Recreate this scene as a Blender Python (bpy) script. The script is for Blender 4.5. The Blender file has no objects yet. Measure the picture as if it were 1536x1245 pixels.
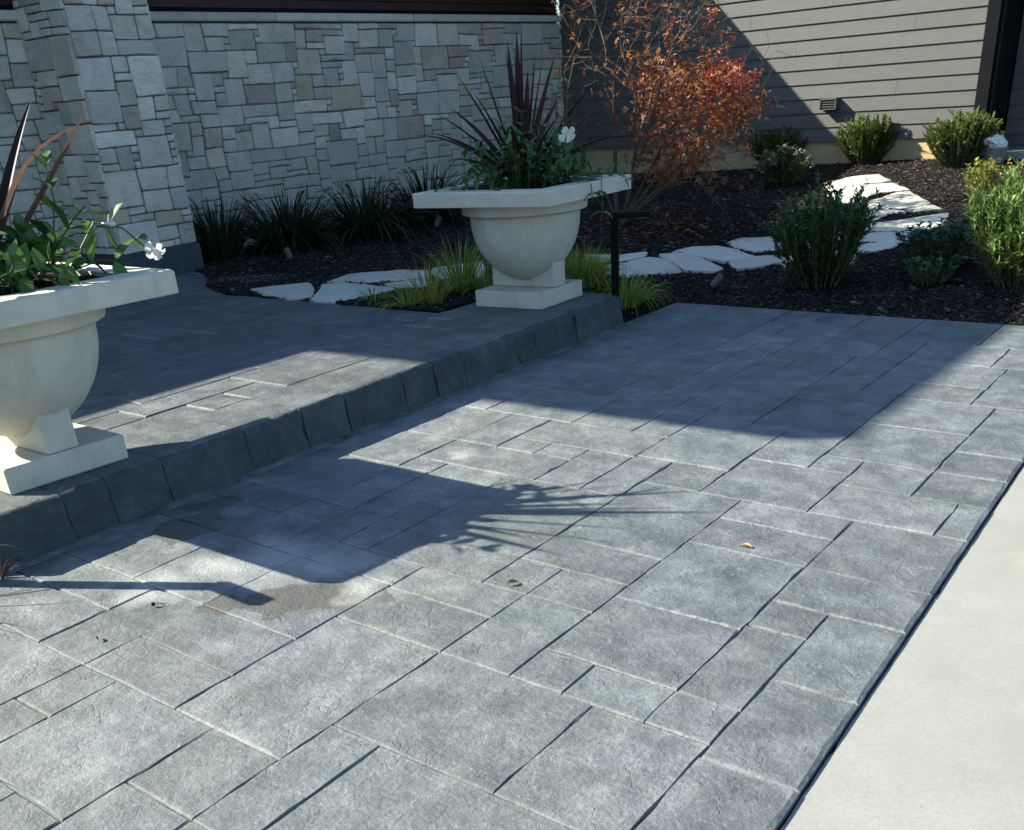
import bpy, math, random
import numpy as np
from mathutils import Vector, Matrix, noise as mnoise
from mathutils.geometry import delaunay_2d_cdt

R = math.radians
random.seed(7)
rng = np.random.default_rng(7)
scene = bpy.context.scene
col = scene.collection

# ------------------------------------------------------------------ camera
cam_d = bpy.data.cameras.new("camera")
cam = bpy.data.objects.new("camera", cam_d)
col.objects.link(cam)
cam_d.sensor_fit = 'HORIZONTAL'
cam_d.sensor_width = 36.0
cam_d.lens = 1533.0 / 1536.0 * 36.0
cam_d.shift_y = (1024.0 - 622.5) / 1536.0
cam_d.clip_start = 0.05
cam_d.clip_end = 600.0
PITCH, ROLL = 0.521, -0.077
cp, sp, cr, sr = math.cos(PITCH), math.sin(PITCH), math.cos(ROLL), math.sin(ROLL)
R0 = np.array([[1, 0, 0], [0, 0, -1], [0, 1, 0]], float)
Rp = np.array([[1, 0, 0], [0, cp, -sp], [0, sp, cp]])
Rr = np.array([[cr, -sr, 0], [sr, cr, 0], [0, 0, 1]])
w2c = Rr @ Rp @ R0
m = Matrix.Identity(4)
for i in range(3):
    m[i][0] = w2c[0][i]
    m[i][1] = -w2c[1][i]
    m[i][2] = -w2c[2][i]
m[2][3] = 1.55
cam.matrix_world = m
scene.camera = cam

# ------------------------------------------------------------------ sky, sun, exposure
SUN_AZ, SUN_EL = R(282.0), R(34.5)
sun_dir = Vector((math.sin(SUN_AZ) * math.cos(SUN_EL), math.cos(SUN_AZ) * math.cos(SUN_EL), math.sin(SUN_EL)))
world = bpy.data.worlds.new("World")
scene.world = world
world.use_nodes = True
wn = world.node_tree
bg = wn.nodes["Background"]
sky = wn.nodes.new("ShaderNodeTexSky")
sky.sky_type = 'NISHITA'
sky.sun_disc = False
sky.sun_elevation = SUN_EL
sky.sun_rotation = SUN_AZ
wb = wn.nodes.new("ShaderNodeMixRGB")            # daylight white balance: open shade reads blue
wb.blend_type = 'MULTIPLY'
wb.inputs["Fac"].default_value = 1.0
wb.inputs["Color2"].default_value = (0.81, 1.0, 1.09, 1.0)
wn.links.new(sky.outputs["Color"], wb.inputs["Color1"])
wn.links.new(wb.outputs["Color"], bg.inputs["Color"])
bg.inputs["Strength"].default_value = 0.080
sun_d = bpy.data.lights.new("sun", 'SUN')
sun_d.energy = 4.9
sun_d.angle = R(0.55)
sun_d.color = (1.0, 0.945, 0.765)
sun = bpy.data.objects.new("sun", sun_d)
col.objects.link(sun)
sun.rotation_euler = sun_dir.to_track_quat('Z', 'Y').to_euler()
scene.view_settings.view_transform = 'Standard'
scene.view_settings.look = 'None'
scene.view_settings.exposure = 1.58
scene.view_settings.gamma = 1.0
scene.view_settings.use_curve_mapping = False
scene.render.engine = 'CYCLES'
scene.cycles.max_bounces = 6
scene.cycles.use_denoising = True

# ------------------------------------------------------------------ measured data
DATA = {"bedR":[4.241,10.059,0.21],"bedL":[2.536,11.567,0.271],"rects":[[0.3,0.84,-4.05,-3.5],[0.3,0.84,-3.5,-2.5],[0.3,0.84,-2.5,-2.27],[0.3,1.04,-2.27,-1.97],[0.3,1.04,-1.97,-1.5],[0.3,1.0,-1.5,-1.1],[0.3,1.0,-1.1,-0.74],[0.84,1.35,-4.05,-3.6],[0.84,1.35,-3.6,-2.99],[0.84,1.1,-2.99,-2.78],[0.84,1.35,-2.78,-2.27],[1.0,1.56,-1.77,-1.1],[1.0,1.56,-1.1,-0.74],[1.04,1.35,-2.27,-1.97],[1.04,1.56,-1.97,-1.77],[1.1,1.35,-2.99,-2.78],[1.35,1.64,-4.05,-3.29],[1.35,1.86,-3.29,-2.99],[1.35,1.58,-2.99,-2.47],[1.35,2.06,-2.47,-1.97],[1.56,2.06,-1.97,-1.36],[1.56,2.06,-1.36,-0.98],[1.56,2.0,-0.98,-0.74],[1.58,1.86,-2.99,-2.47],[1.64,1.86,-4.05,-3.29],[1.86,2.36,-4.05,-3.45],[1.86,2.36,-3.45,-2.99],[1.86,2.36,-2.99,-2.47],[2.0,2.47,-0.98,-0.74],[2.06,2.34,-2.47,-1.97],[2.06,2.55,-1.97,-1.68],[2.06,2.26,-1.68,-1.48],[2.06,2.26,-1.48,-1.19],[2.06,2.26,-1.19,-0.98],[2.26,2.7,-1.68,-1.19],[2.26,2.75,-1.19,-0.98],[2.34,2.55,-2.47,-1.97],[2.36,2.66,-4.05,-3.18],[2.36,2.55,-3.18,-2.47],[2.47,2.95,-0.98,-0.74],[2.55,2.86,-3.18,-2.96],[2.55,2.86,-2.96,-2.79],[2.55,3.55,-2.79,-2.18],[2.55,2.8,-2.18,-1.97],[2.55,2.8,-1.97,-1.68],[2.66,2.86,-4.05,-3.46],[2.66,2.86,-3.46,-3.18],[2.7,3.26,-1.68,-1.19],[2.75,2.95,-1.19,-0.98],[2.8,3.06,-2.18,-1.68],[2.86,3.4,-4.05,-3.39],[2.86,3.4,-3.39,-3.18],[2.86,3.07,-3.18,-2.96],[2.86,3.07,-2.96,-2.79],[2.95,3.26,-1.19,-0.74],[3.06,3.77,-2.18,-1.68],[3.07,3.55,-3.18,-2.79],[3.26,3.54,-1.68,-1.19],[3.26,3.77,-1.19,-0.74],[3.4,3.87,-4.05,-3.39],[3.4,3.55,-3.39,-3.18],[3.54,3.77,-1.68,-1.19],[3.55,3.87,-3.39,-2.65],[3.55,4.05,-2.65,-2.39],[3.55,4.07,-2.39,-2.18],[3.77,4.07,-2.18,-1.89],[3.77,4.28,-1.89,-1.39],[3.77,4.14,-1.39,-0.88],[3.77,4.14,-0.88,-0.74],[3.87,4.39,-4.05,-3.39],[3.87,4.39,-3.39,-3.12],[3.87,4.05,-3.12,-2.88],[3.87,4.05,-2.88,-2.65],[4.05,4.39,-3.12,-2.39],[4.07,4.79,-2.39,-1.89],[4.14,4.48,-1.39,-1.08],[4.14,4.48,-1.08,-0.74],[4.28,4.79,-1.89,-1.59],[4.28,4.48,-1.59,-1.39],[4.39,4.92,-4.05,-3.6],[4.39,4.92,-3.6,-2.99],[4.39,4.92,-2.99,-2.61],[4.39,5.13,-2.61,-2.39],[4.48,5.05,-1.59,-1.08],[4.48,4.79,-1.08,-0.74],[4.79,5.13,-2.39,-2.1],[4.79,5.35,-2.1,-1.59],[4.79,5.57,-1.08,-0.74],[4.92,5.72,-4.05,-3.5],[4.92,5.46,-3.5,-3.1],[4.92,5.13,-3.1,-2.83],[4.92,5.13,-2.83,-2.61],[5.05,5.57,-1.59,-1.08],[5.13,5.46,-3.1,-2.83],[5.13,6.21,-2.83,-2.61],[5.13,5.9,-2.61,-2.1],[5.35,5.62,-2.1,-1.59],[5.46,5.72,-3.5,-3.34],[5.46,6.01,-3.34,-2.83],[5.57,5.9,-1.59,-1.21],[5.57,6.39,-1.21,-0.74],[5.62,5.89,-2.1,-1.81],[5.62,5.89,-1.81,-1.59],[5.72,6.01,-4.05,-3.34],[5.89,6.39,-2.1,-1.81],[5.9,6.21,-2.61,-2.41],[5.9,6.39,-2.41,-2.1],[5.9,6.39,-1.81,-1.21],[6.01,6.56,-4.05,-3.34],[6.01,6.21,-3.34,-2.83],[6.21,6.56,-3.34,-3.03],[6.21,7.12,-3.03,-2.83],[6.21,6.66,-2.83,-2.61],[6.21,6.66,-2.61,-2.41],[6.39,6.7,-2.41,-2.02],[6.39,6.88,-2.02,-1.81],[6.39,6.88,-1.81,-1.31],[6.39,6.88,-1.31,-0.74],[6.56,7.56,-4.05,-3.56],[6.56,7.0,-3.56,-3.03],[6.66,7.12,-2.83,-2.41],[6.7,7.56,-2.41,-2.02],[6.88,7.56,-2.02,-1.51],[6.88,7.56,-1.51,-0.74],[7.0,7.56,-3.56,-3.03],[7.12,7.56,-3.03,-2.41]],"flags":[[[-1.981,9.488],[-1.8,9.561],[-1.612,9.608],[-1.508,9.607],[-1.424,9.265],[-1.4,9.028],[-1.403,8.779],[-1.564,8.851],[-1.82,9.147]],[[-1.371,8.716],[-1.356,8.971],[-1.362,9.376],[-1.26,9.486],[-0.954,9.211],[-0.736,8.94],[-0.823,8.798],[-1.0,8.632],[-1.151,8.51],[-1.319,8.638]],[[-1.355,9.524],[-1.196,9.869],[-1.076,9.881],[-0.712,9.835],[-0.469,9.738],[-0.465,9.409],[-0.686,9.346],[-0.812,9.341],[-0.94,9.347],[-1.209,9.494]],[[-0.802,9.185],[-0.619,9.274],[-0.429,9.265],[-0.405,9.076],[-0.432,8.946],[-0.69,8.978]],[[-0.424,9.791],[-0.046,9.896],[0.035,9.891],[0.022,9.113],[-0.303,9.247],[-0.402,9.433]],[[0.943,9.692],[1.248,9.666],[1.5,9.806],[1.44,9.61],[1.124,9.28],[0.938,9.351]],[[0.965,8.988],[1.162,9.236],[1.504,9.628],[1.662,9.655],[1.726,9.406],[1.494,9.189],[1.223,8.93],[1.017,8.884]],[[1.606,9.786],[1.807,9.944],[1.981,9.86],[2.134,9.608],[2.029,9.474],[1.78,9.453],[1.692,9.646]],[[1.796,10.028],[1.984,10.207],[2.225,10.27],[2.392,10.139],[2.529,9.913],[2.371,9.833],[2.186,9.782],[1.993,9.917]],[[2.382,10.463],[2.529,10.596],[2.827,10.576],[2.737,10.093],[2.544,10.096],[2.416,10.245]],[[2.243,9.788],[2.463,9.887],[2.698,9.82],[2.654,9.595],[2.41,9.538],[2.26,9.55]],[[3.396,9.82],[3.522,9.828],[3.726,9.685],[3.615,9.564],[3.419,9.52],[3.321,9.587]],[[3.58,10.263],[3.746,10.21],[3.982,10.07],[4.032,9.836],[3.785,9.659],[3.611,9.815],[3.508,9.971]],[[3.725,10.631],[4.056,10.632],[4.537,10.642],[4.371,10.337],[4.179,10.091],[3.908,10.215],[3.713,10.397],[3.671,10.466]],[[3.77,10.789],[3.94,10.823],[4.095,11.002],[4.016,11.098],[3.854,11.023]],[[4.3,11.075],[4.576,11.122],[4.584,10.923],[4.342,10.956]],[[4.099,11.712],[4.539,11.983],[4.652,11.941],[4.611,11.269],[4.53,11.183],[4.231,11.218],[4.032,11.352],[4.012,11.502]],[[4.138,13.236],[4.5,13.355],[4.776,13.27],[4.747,12.813],[4.623,12.766],[4.37,12.831],[4.122,13.05]],[[4.309,12.762],[4.699,12.593],[4.694,12.105],[4.415,12.159],[4.223,12.02],[4.245,12.415]],[[4.085,12.981],[4.294,12.777],[4.231,12.429],[4.201,12.077],[4.1,11.828],[3.956,11.89],[3.88,12.247]],[[3.9,11.109],[4.007,11.276],[4.208,11.152],[4.249,10.98],[4.097,11.032]],[[2.837,10.356],[3.28,10.535],[3.597,10.37],[3.475,9.922],[3.102,9.929],[2.806,10.071]],[[2.684,9.725],[3.121,9.792],[3.321,9.595],[3.17,9.234],[2.657,9.399]]]}

# ------------------------------------------------------------------ helpers
DA = np.array([math.sin(0.654), math.cos(0.654)])
DB = np.array([math.sin(-0.849 + math.pi), math.cos(-0.849 + math.pi)])
MI = np.linalg.inv(np.array([DA, DB]).T)

def AB(a, b):
    return DA * a + DB * b

def to_ab(x, y):
    q = MI @ np.array([x, y])
    return q[0], q[1]

def smooth5(x):
    x = min(max(x, 0.0), 1.0)
    return x * x * (3 - 2 * x)

def terr(x, y, bump=True):
    a, b = to_ab(x, y)
    zr = -0.012 + 0.08 * max(a - 7.6, 0)
    zl = 0.222 + 0.025 * max(a - 6.5, 0)
    b0 = -4.75 - 0.45 * max(a - 7.6, 0)
    t = smooth5((b - b0) / (-3.9 - b0))
    z = min(zl * (1 - t) + zr * t, 0.56)
    if bump:
        z += 0.018 * mnoise.noise((x * 1.3, y * 1.3, 0.3)) * smooth5((a - 7.6) * 1.5 if b > -4.05 else (a - 5.7) * 2)
    return z

def mesh_obj(name, verts, faces, mats, parent=None, smooth=False, mi=None, loc=None):
    me = bpy.data.meshes.new(name)
    me.from_pydata([tuple(v) for v in verts], [], faces)
    if not isinstance(mats, (list, tuple)):
        mats = [mats]
    for k in mats:
        me.materials.append(k)
    if mi is not None:
        me.polygons.foreach_set("material_index", np.asarray(mi, np.int32))
    if smooth:
        me.polygons.foreach_set("use_smooth", np.ones(len(me.polygons), bool))
    me.update()
    o = bpy.data.objects.new(name, me)
    col.objects.link(o)
    if parent is not None:
        o.parent = parent
    if loc is not None:
        o.location = loc
    return o

def empty(name, loc=(0, 0, 0), rz=0.0):
    o = bpy.data.objects.new(name, None)
    col.objects.link(o)
    o.empty_display_size = 0.1
    o.location = loc
    o.rotation_euler = (0, 0, rz)
    return o

def tag(o, label=None, cat=None, group=None, kind=None):
    if label: o['label'] = label
    if cat: o['category'] = cat
    if group: o['group'] = group
    if kind: o['kind'] = kind
    return o

class MB:
    """collects shapes that become one mesh object"""
    def __init__(self):
        self.v, self.f, self.mi = [], [], []
    def add(self, verts, faces, mi=0):
        n = len(self.v)
        self.v.extend([tuple(p) for p in verts])
        self.f.extend([tuple(i + n for i in fc) for fc in faces])
        self.mi.extend([mi] * len(faces))
    def frame_box(self, o, ux, uy, uz, x0, x1, y0, y1, z0, z1, bev=0.0, mi=0):
        o, ux, uy, uz = [np.asarray(k, float) for k in (o, ux, uy, uz)]
        if bev <= 0:
            c = [(x, y, z) for z in (z0, z1) for y in (y0, y1) for x in (x0, x1)]
            f = [(0, 2, 3, 1), (4, 5, 7, 6), (0, 1, 5, 4), (2, 6, 7, 3), (0, 4, 6, 2), (1, 3, 7, 5)]
        else:
            b = bev
            c, f = [], []
            X, Y, Z = (x0, x1), (y0, y1), (z0, z1)
            idx = {}
            for i in (0, 1):
                for j in (0, 1):
                    for k in (0, 1):
                        s = [1 if q == 0 else -1 for q in (i, j, k)]
                        for ax in range(3):
                            p = [X[i], Y[j], Z[k]]
                            for q in range(3):
                                if q != ax:
                                    p[q] += s[q] * b
                            idx[(i, j, k, ax)] = len(c)
                            c.append(tuple(p))
            for i in (0, 1):
                for j in (0, 1):
                    for k in (0, 1):
                        t = (idx[(i, j, k, 0)], idx[(i, j, k, 1)], idx[(i, j, k, 2)])
                        f.append(t if (i + j + k) % 2 == 0 else t[::-1])
            def q4(a_, b_, c_, d_, flip):
                f.append((a_, b_, c_, d_) if not flip else (d_, c_, b_, a_))
            for i in (0, 1):
                q4(idx[(i,0,0,0)], idx[(i,0,1,0)], idx[(i,1,1,0)], idx[(i,1,0,0)], i == 1)
                q4(idx[(0,i,0,1)], idx[(1,i,0,1)], idx[(1,i,1,1)], idx[(0,i,1,1)], i == 1)
                q4(idx[(0,0,i,2)], idx[(0,1,i,2)], idx[(1,1,i,2)], idx[(1,0,i,2)], i == 1)
            for i in (0, 1):
                for j in (0, 1):
                    fl = (i + j) % 2 == 0
                    q4(idx[(i,j,0,0)], idx[(i,j,1,0)], idx[(i,j,1,1)], idx[(i,j,0,1)], fl)
                    q4(idx[(i,0,j,2)], idx[(i,1,j,2)], idx[(i,1,j,0)], idx[(i,0,j,0)], fl)
                    q4(idx[(0,i,j,1)], idx[(1,i,j,1)], idx[(1,i,j,2)], idx[(0,i,j,2)], fl)
        self.add([o + ux * p[0] + uy * p[1] + uz * p[2] for p in c], f, mi)
    def box(self, x0, x1, y0, y1, z0, z1, bev=0.0, mi=0):
        self.frame_box((0, 0, 0), (1, 0, 0), (0, 1, 0), (0, 0, 1), x0, x1, y0, y1, z0, z1, bev, mi)
    def tube(self, pts, rad, n=6, mi=0, cap=True):
        pts = [Vector(p) for p in pts]
        if not hasattr(rad, '__len__'):
            rad = [rad] * len(pts)
        rings = []
        for i, p in enumerate(pts):
            d = (pts[min(i + 1, len(pts) - 1)] - pts[max(i - 1, 0)]).normalized()
            a = d.orthogonal().normalized() if i == 0 else (a - d * a.dot(d)).normalized()
            b = d.cross(a)
            rings.append([p + (a * math.cos(t) + b * math.sin(t)) * rad[i] for t in [2 * math.pi * k / n for k in range(n)]])
        v = [q for r in rings for q in r]
        f = []
        for i in range(len(pts) - 1):
            for k in range(n):
                f.append((i * n + k, i * n + (k + 1) % n, (i + 1) * n + (k + 1) % n, (i + 1) * n + k))
        if cap:
            f.append(tuple(range(n))[::-1])
            f.append(tuple((len(pts) - 1) * n + k for k in range(n)))
        self.add(v, f, mi)
    def lathe(self, prof, n=48, c=(0, 0), mi=0):
        v, f = [], []
        for r, z in prof:
            for k in range(n):
                t = 2 * math.pi * k / n
                v.append((c[0] + r * math.cos(t), c[1] + r * math.sin(t), z))
        for i in range(len(prof) - 1):
            for k in range(n):
                f.append((i * n + k, i * n + (k + 1) % n, (i + 1) * n + (k + 1) % n, (i + 1) * n + k))
        self.add(v, f, mi)
    def build(self, name, mats, parent=None, smooth=False):
        return mesh_obj(name, self.v, self.f, mats, parent, smooth, self.mi if isinstance(mats, (list, tuple)) else None)

def auto_smooth(o, ang=35):
    me = o.data
    me.polygons.foreach_set("use_smooth", np.ones(len(me.polygons), bool))
    try:
        me.set_sharp_from_angle(angle=R(ang))
    except Exception:
        pass

# ------------------------------------------------------------------ materials
class NT:
    def __init__(self, name):
        self.m = bpy.data.materials.new(name)
        self.m.use_nodes = True
        self.t = self.m.node_tree
        self.b = self.t.nodes["Principled BSDF"]
    def n(self, kind, **kw):
        nd = self.t.nodes.new("ShaderNode" + kind)
        for k, v in kw.items():
            setattr(nd, k, v)
        return nd
    def l(self, a, b):
        self.t.links.new(a, b)
    def pos(self, scale=(1, 1, 1), rot=(0, 0, 0)):
        g = self.n("NewGeometry")
        mp = self.n("Mapping")
        mp.inputs["Scale"].default_value = scale
        mp.inputs["Rotation"].default_value = rot
        self.l(g.outputs["Position"], mp.inputs["Vector"])
        return mp.outputs["Vector"]
    def noise(self, vec, scale, detail=4, rough=0.6, dist=0.0):
        nd = self.n("TexNoise")
        nd.inputs["Scale"].default_value = scale
        nd.inputs["Detail"].default_value = detail
        nd.inputs["Roughness"].default_value = rough
        nd.inputs["Distortion"].default_value = dist
        self.l(vec, nd.inputs["Vector"])
        return nd.outputs["Fac"]
    def ramp(self, fac, stops, interp='LINEAR'):
        r = self.n("ValToRGB")
        r.color_ramp.interpolation = interp
        e = r.color_ramp.elements
        while len(e) < len(stops):
            e.new(0.5)
        for el, (p, c) in zip(e, stops):
            el.position = p
            el.color = (c[0], c[1], c[2], 1) if hasattr(c, '__len__') else (c, c, c, 1)
        self.l(fac, r.inputs["Fac"])
        return r.outputs["Color"]
    def mix(self, fac, a, b, mode='MIX'):
        x = self.n("MixRGB", blend_type=mode)
        for s, v in ((x.inputs["Fac"], fac), (x.inputs["Color1"], a), (x.inputs["Color2"], b)):
            if hasattr(v, 'is_output') or isinstance(v, bpy.types.NodeSocket):
                self.l(v, s)
            elif hasattr(v, '__len__'):
                s.default_value = (v[0], v[1], v[2], 1)
            elif s.type == 'RGBA':
                s.default_value = (v, v, v, 1)
            else:
                s.default_value = v
        return x.outputs["Color"]
    def math(self, op, a, b=0.0, c=None, clamp=False):
        x = self.n("Math", operation=op, use_clamp=clamp)
        for s, v in zip(x.inputs, (a, b, c)):
            if v is None: continue
            if isinstance(v, bpy.types.NodeSocket): self.l(v, s)
            else: s.default_value = v
        return x.outputs[0]
    def bump(self, h, strength=0.4, dist=0.01, nrm=None):
        x = self.n("Bump")
        x.inputs["Strength"].default_value = strength
        x.inputs["Distance"].default_value = dist
        self.l(h, x.inputs["Height"])
        if nrm is not None:
            self.l(nrm, x.inputs["Normal"])
        return x.outputs["Normal"]
    def rand(self):
        return self.n("ObjectInfo").outputs["Random"]
    def island(self):
        return self.n("NewGeometry").outputs["Random Per Island"]
    def out(self, color, rough=0.7, normal=None, spec=0.3, metal=0.0):
        b = self.b
        if isinstance(color, bpy.types.NodeSocket): self.l(color, b.inputs["Base Color"])
        else: b.inputs["Base Color"].default_value = (*color, 1)
        if isinstance(rough, bpy.types.NodeSocket): self.l(rough, b.inputs["Roughness"])
        else: b.inputs["Roughness"].default_value = rough
        b.inputs["Specular IOR Level"].default_value = spec
        b.inputs["Metallic"].default_value = metal
        if normal is not None: self.l(normal, b.inputs["Normal"])
        return self.m

def hsv_rand(t, color, r, dv=0.3, dh=0.03, ds=0.2):
    h = t.n("HueSaturation")
    t.l(color, h.inputs["Color"])
    t.l(t.math('MULTIPLY_ADD', r, dv, 1 - dv / 2), h.inputs["Value"])
    r2 = t.math('FRACT', t.math('MULTIPLY', r, 7.31))
    t.l(t.math('MULTIPLY_ADD', r2, dh, 0.5 - dh / 2), h.inputs["Hue"])
    r3 = t.math('FRACT', t.math('MULTIPLY', r, 13.77))
    t.l(t.math('MULTIPLY_ADD', r3, ds, 1 - ds / 2), h.inputs["Saturation"])
    return h.outputs["Color"]

ZROT = (0, 0, 0.654)
def mat_paving(name, dark=1.0, stains=True):
    t = NT(name)
    p = t.pos(rot=ZROT)
    r = t.rand()
    big = t.noise(p, 1.7, 5, 0.6)
    mid = t.noise(p, 5.5, 10, 0.74)
    fine = t.noise(p, 75, 6, 0.8)
    base = t.ramp(mid, [(0.31, (0.073, 0.082, 0.089)), (0.50, (0.135, 0.148, 0.156)), (0.68, (0.232, 0.249, 0.254))])
    tint = t.ramp(big, [(0.30, (0.74, 0.80, 0.77)), (0.48, (0.99, 1.01, 0.99)), (0.68, (1.14, 1.10, 1.15))])
    c = t.mix(0.9, base, tint, 'MULTIPLY')
    c = t.mix(t.ramp(fine, [(0.38, 0.45), (0.52, 0.0)]), c, (0.078, 0.088, 0.096))
    c = t.mix(t.ramp(fine, [(0.53, 0.0), (0.68, 0.35)]), c, (0.27, 0.285, 0.29))
    # fine dark creases of the slate texture, broken up
    n1 = t.noise(t.pos(scale=(1, 0.6, 1), rot=(0, 0, 0.3)), 3.0, 5, 0.55)
    cr = t.math('ABSOLUTE', t.math('SUBTRACT', n1, 0.5))
    msk = t.ramp(t.noise(t.pos(), 4.2, 4, 0.6), [(0.48, 0.0), (0.58, 1.0)])
    crl = t.math('MULTIPLY', t.ramp(cr, [(0.0, 1.0), (0.0055, 0.0)]), msk)
    c = t.mix(t.math('MULTIPLY', crl, 0.30), c, (0.05, 0.052, 0.056))
    # pale bloom left by drying water, in specks
    wsp = t.noise(t.pos(rot=(0, 0, 0.9)), 21, 10, 0.85)
    c = t.mix(t.ramp(wsp, [(0.56, 0.0), (0.70, 0.75)]), c, (0.37, 0.38, 0.37))
    # short pale scratches that follow the stamped slate grain
    for sx, ro in ((0.22, 0.35), (0.22, -0.5)):
        sc_ = t.noise(t.pos(scale=(1, sx, 1), rot=(0, 0, ro)), 42, 7, 0.8)
        zone = t.ramp(t.noise(t.pos(rot=(0, 0, ro)), 3.4, 4, 0.6), [(0.46, 0.0), (0.62, 1.0)])
        c = t.mix(t.math('MULTIPLY', t.ramp(sc_, [(0.58, 0.0), (0.66, 0.42)]), zone), c, (0.37, 0.39, 0.395))
        c = t.mix(t.math('MULTIPLY', t.ramp(sc_, [(0.33, 0.40), (0.41, 0.0)]), zone), c, (0.075, 0.078, 0.084))
    # broad darker blue charcoal release colour, strongest toward the walk
    gs = t.n("NewGeometry"); sx_ = t.n("SeparateXYZ"); t.l(gs.outputs["Position"], sx_.inputs[0])
    bb = t.math('ADD', t.math('MULTIPLY', sx_.outputs[0], float(MI[1][0])), t.math('MULTIPLY', sx_.outputs[1], float(MI[1][1])))
    mr2 = t.n("MapRange"); t.l(bb, mr2.inputs["Value"]); mr2.inputs["From Min"].default_value = -2.6; mr2.inputs["From Max"].default_value = -1.1
    dkz = t.math('MULTIPLY', t.math('ADD', t.math('MULTIPLY', mr2.outputs[0], 0.55), t.ramp(t.noise(p, 0.8, 5, 0.65), [(0.42, 0.0), (0.62, 0.6)]), None, True), 0.8)
    c = t.mix(dkz, c, (0.66, 0.70, 0.78), 'MULTIPLY')
    # lime bloom along the joints
    at = t.n("Attribute"); at.attribute_name = "edge"
    jb = t.math('MULTIPLY', at.outputs["Fac"], t.ramp(t.noise(p, 34, 9, 0.85), [(0.42, 0.0), (0.56, 1.0)]))
    c = t.mix(t.math('MULTIPLY', jb, t.ramp(t.noise(p, 1.3, 4), [(0.36, 0.10), (0.62, 0.60)])), c, (0.40, 0.415, 0.40))
    c = hsv_rand(t, c, r, 0.24, 0.008, 0.2)
    rough = t.ramp(mid, [(0.3, 0.55), (0.7, 0.78)])
    if stains:
        g = t.n("NewGeometry")
        sep = g.outputs["Position"]
        wob = t.n("TexNoise"); wob.inputs["Scale"].default_value = 5.0; wob.inputs["Detail"].default_value = 7
        t.l(sep, wob.inputs["Vector"])
        off = t.n("VectorMath", operation='SUBTRACT'); t.l(wob.outputs["Color"], off.inputs[0]); off.inputs[1].default_value = (0.5, 0.5, 0.5)
        sc = t.n("VectorMath", operation='SCALE'); t.l(off.outputs[0], sc.inputs[0]); sc.inputs["Scale"].default_value = 0.40
        wp = t.n("VectorMath", operation='ADD'); t.l(sep, wp.inputs[0]); t.l(sc.outputs[0], wp.inputs[1])
        def blob(cx, cy, ra, soft):
            d = t.n("VectorMath", operation='DISTANCE'); t.l(wp.outputs[0], d.inputs[0]); d.inputs[1].default_value = (cx, cy, 0)
            mr = t.n("MapRange"); t.l(d.outputs["Value"], mr.inputs["Value"])
            mr.inputs["From Min"].default_value = ra; mr.inputs["From Max"].default_value = ra - soft
            return mr.outputs["Result"]
        damp = None
        for (a, b, ra) in ((2.10, -2.72, 0.15), (1.99, -2.80, 0.12), (2.2, -2.60, 0.12), (1.95, -2.92, 0.09), (2.28, -2.47, 0.08), (2.30, -3.70, 0.16), (2.55, -3.80, 0.13)):
            x, y = AB(a, b)
            q = blob(x, y, ra, 0.012)
            damp = q if damp is None else t.math('MAXIMUM', damp, q)
        c = t.mix(t.math('MULTIPLY', damp, 0.78), c, (0.068, 0.064, 0.060))
        bl = None
        for (a, b, ra) in ((2.30, -3.05, 0.30), (2.12, -3.2, 0.22), (2.38, -2.86, 0.22), (3.69, -3.22, 0.11), (2.3, -2.55, 0.14), (1.85, -3.3, .2)):
            x, y = AB(a, b)
            q = blob(x, y, ra, ra * 0.8)
            bl = q if bl is None else t.math('MAXIMUM', bl, q)
        c = t.mix(t.math('MULTIPLY', bl, 0.55), c, (0.42, 0.43, 0.43))
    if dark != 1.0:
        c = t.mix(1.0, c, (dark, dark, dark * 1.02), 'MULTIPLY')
    h = t.math('ADD', t.noise(p, 6.5, 9, 0.68), t.math('MULTIPLY', t.noise(p, 60, 5, 0.75), 0.26))
    h = t.math('SUBTRACT', h, t.math('MULTIPLY', crl, 0.10))
    nrm = t.bump(h, 0.75, 0.026)
    return t.out(c, rough, nrm, 0.35)

def mat_simple(name, color, rough=0.7, spec=0.3, var=0.15, scale=12, bump=0.2, bscale=60, metal=0.0, rnd=0.15):
    t = NT(name)
    p = t.pos()
    lo = tuple(k * (1 - var) for k in color); hi = tuple(min(k * (1 + var), 1) for k in color)
    c = t.ramp(t.noise(p, scale, 6, 0.65), [(0.3, lo), (0.7, hi)])
    if rnd: c = hsv_rand(t, c, t.rand(), rnd, 0.01, 0.1)
    nrm = t.bump(t.noise(p, bscale, 5, 0.7), bump, 0.005) if bump else None
    return t.out(c, rough, nrm, spec, metal)

def mat_stone(name, c0, c1, c2):
    t = NT(name)
    p = t.pos()
    n1 = t.noise(p, 4.5, 7, 0.68, 0.5)
    c = t.ramp(n1, [(0.3, c0), (0.52, c1), (0.75, c2)])
    c = t.mix(t.ramp(t.noise(p, 28, 6, 0.8, 0.6), [(0.56, 0.0), (0.76, 0.45)]), c, (0.55, 0.54, 0.51))
    c = t.mix(t.ramp(t.noise(p, 40, 4, 0.7, 1.0), [(0.3, 0.55), (0.4, 0.0)]), c, (0.07, 0.065, 0.06))
    c = hsv_rand(t, c, t.rand(), 0.34, 0.02, 0.4)
    pv = t.pos(scale=(1, 1, 2.6))
    h = t.math('ADD', t.noise(pv, 9, 8, 0.7, 1.1), t.math('MULTIPLY', t.noise(p, 70, 4, 0.7), 0.2))
    return t.out(c, 0.85, t.bump(h, 0.7, 0.03), 0.2)

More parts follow.
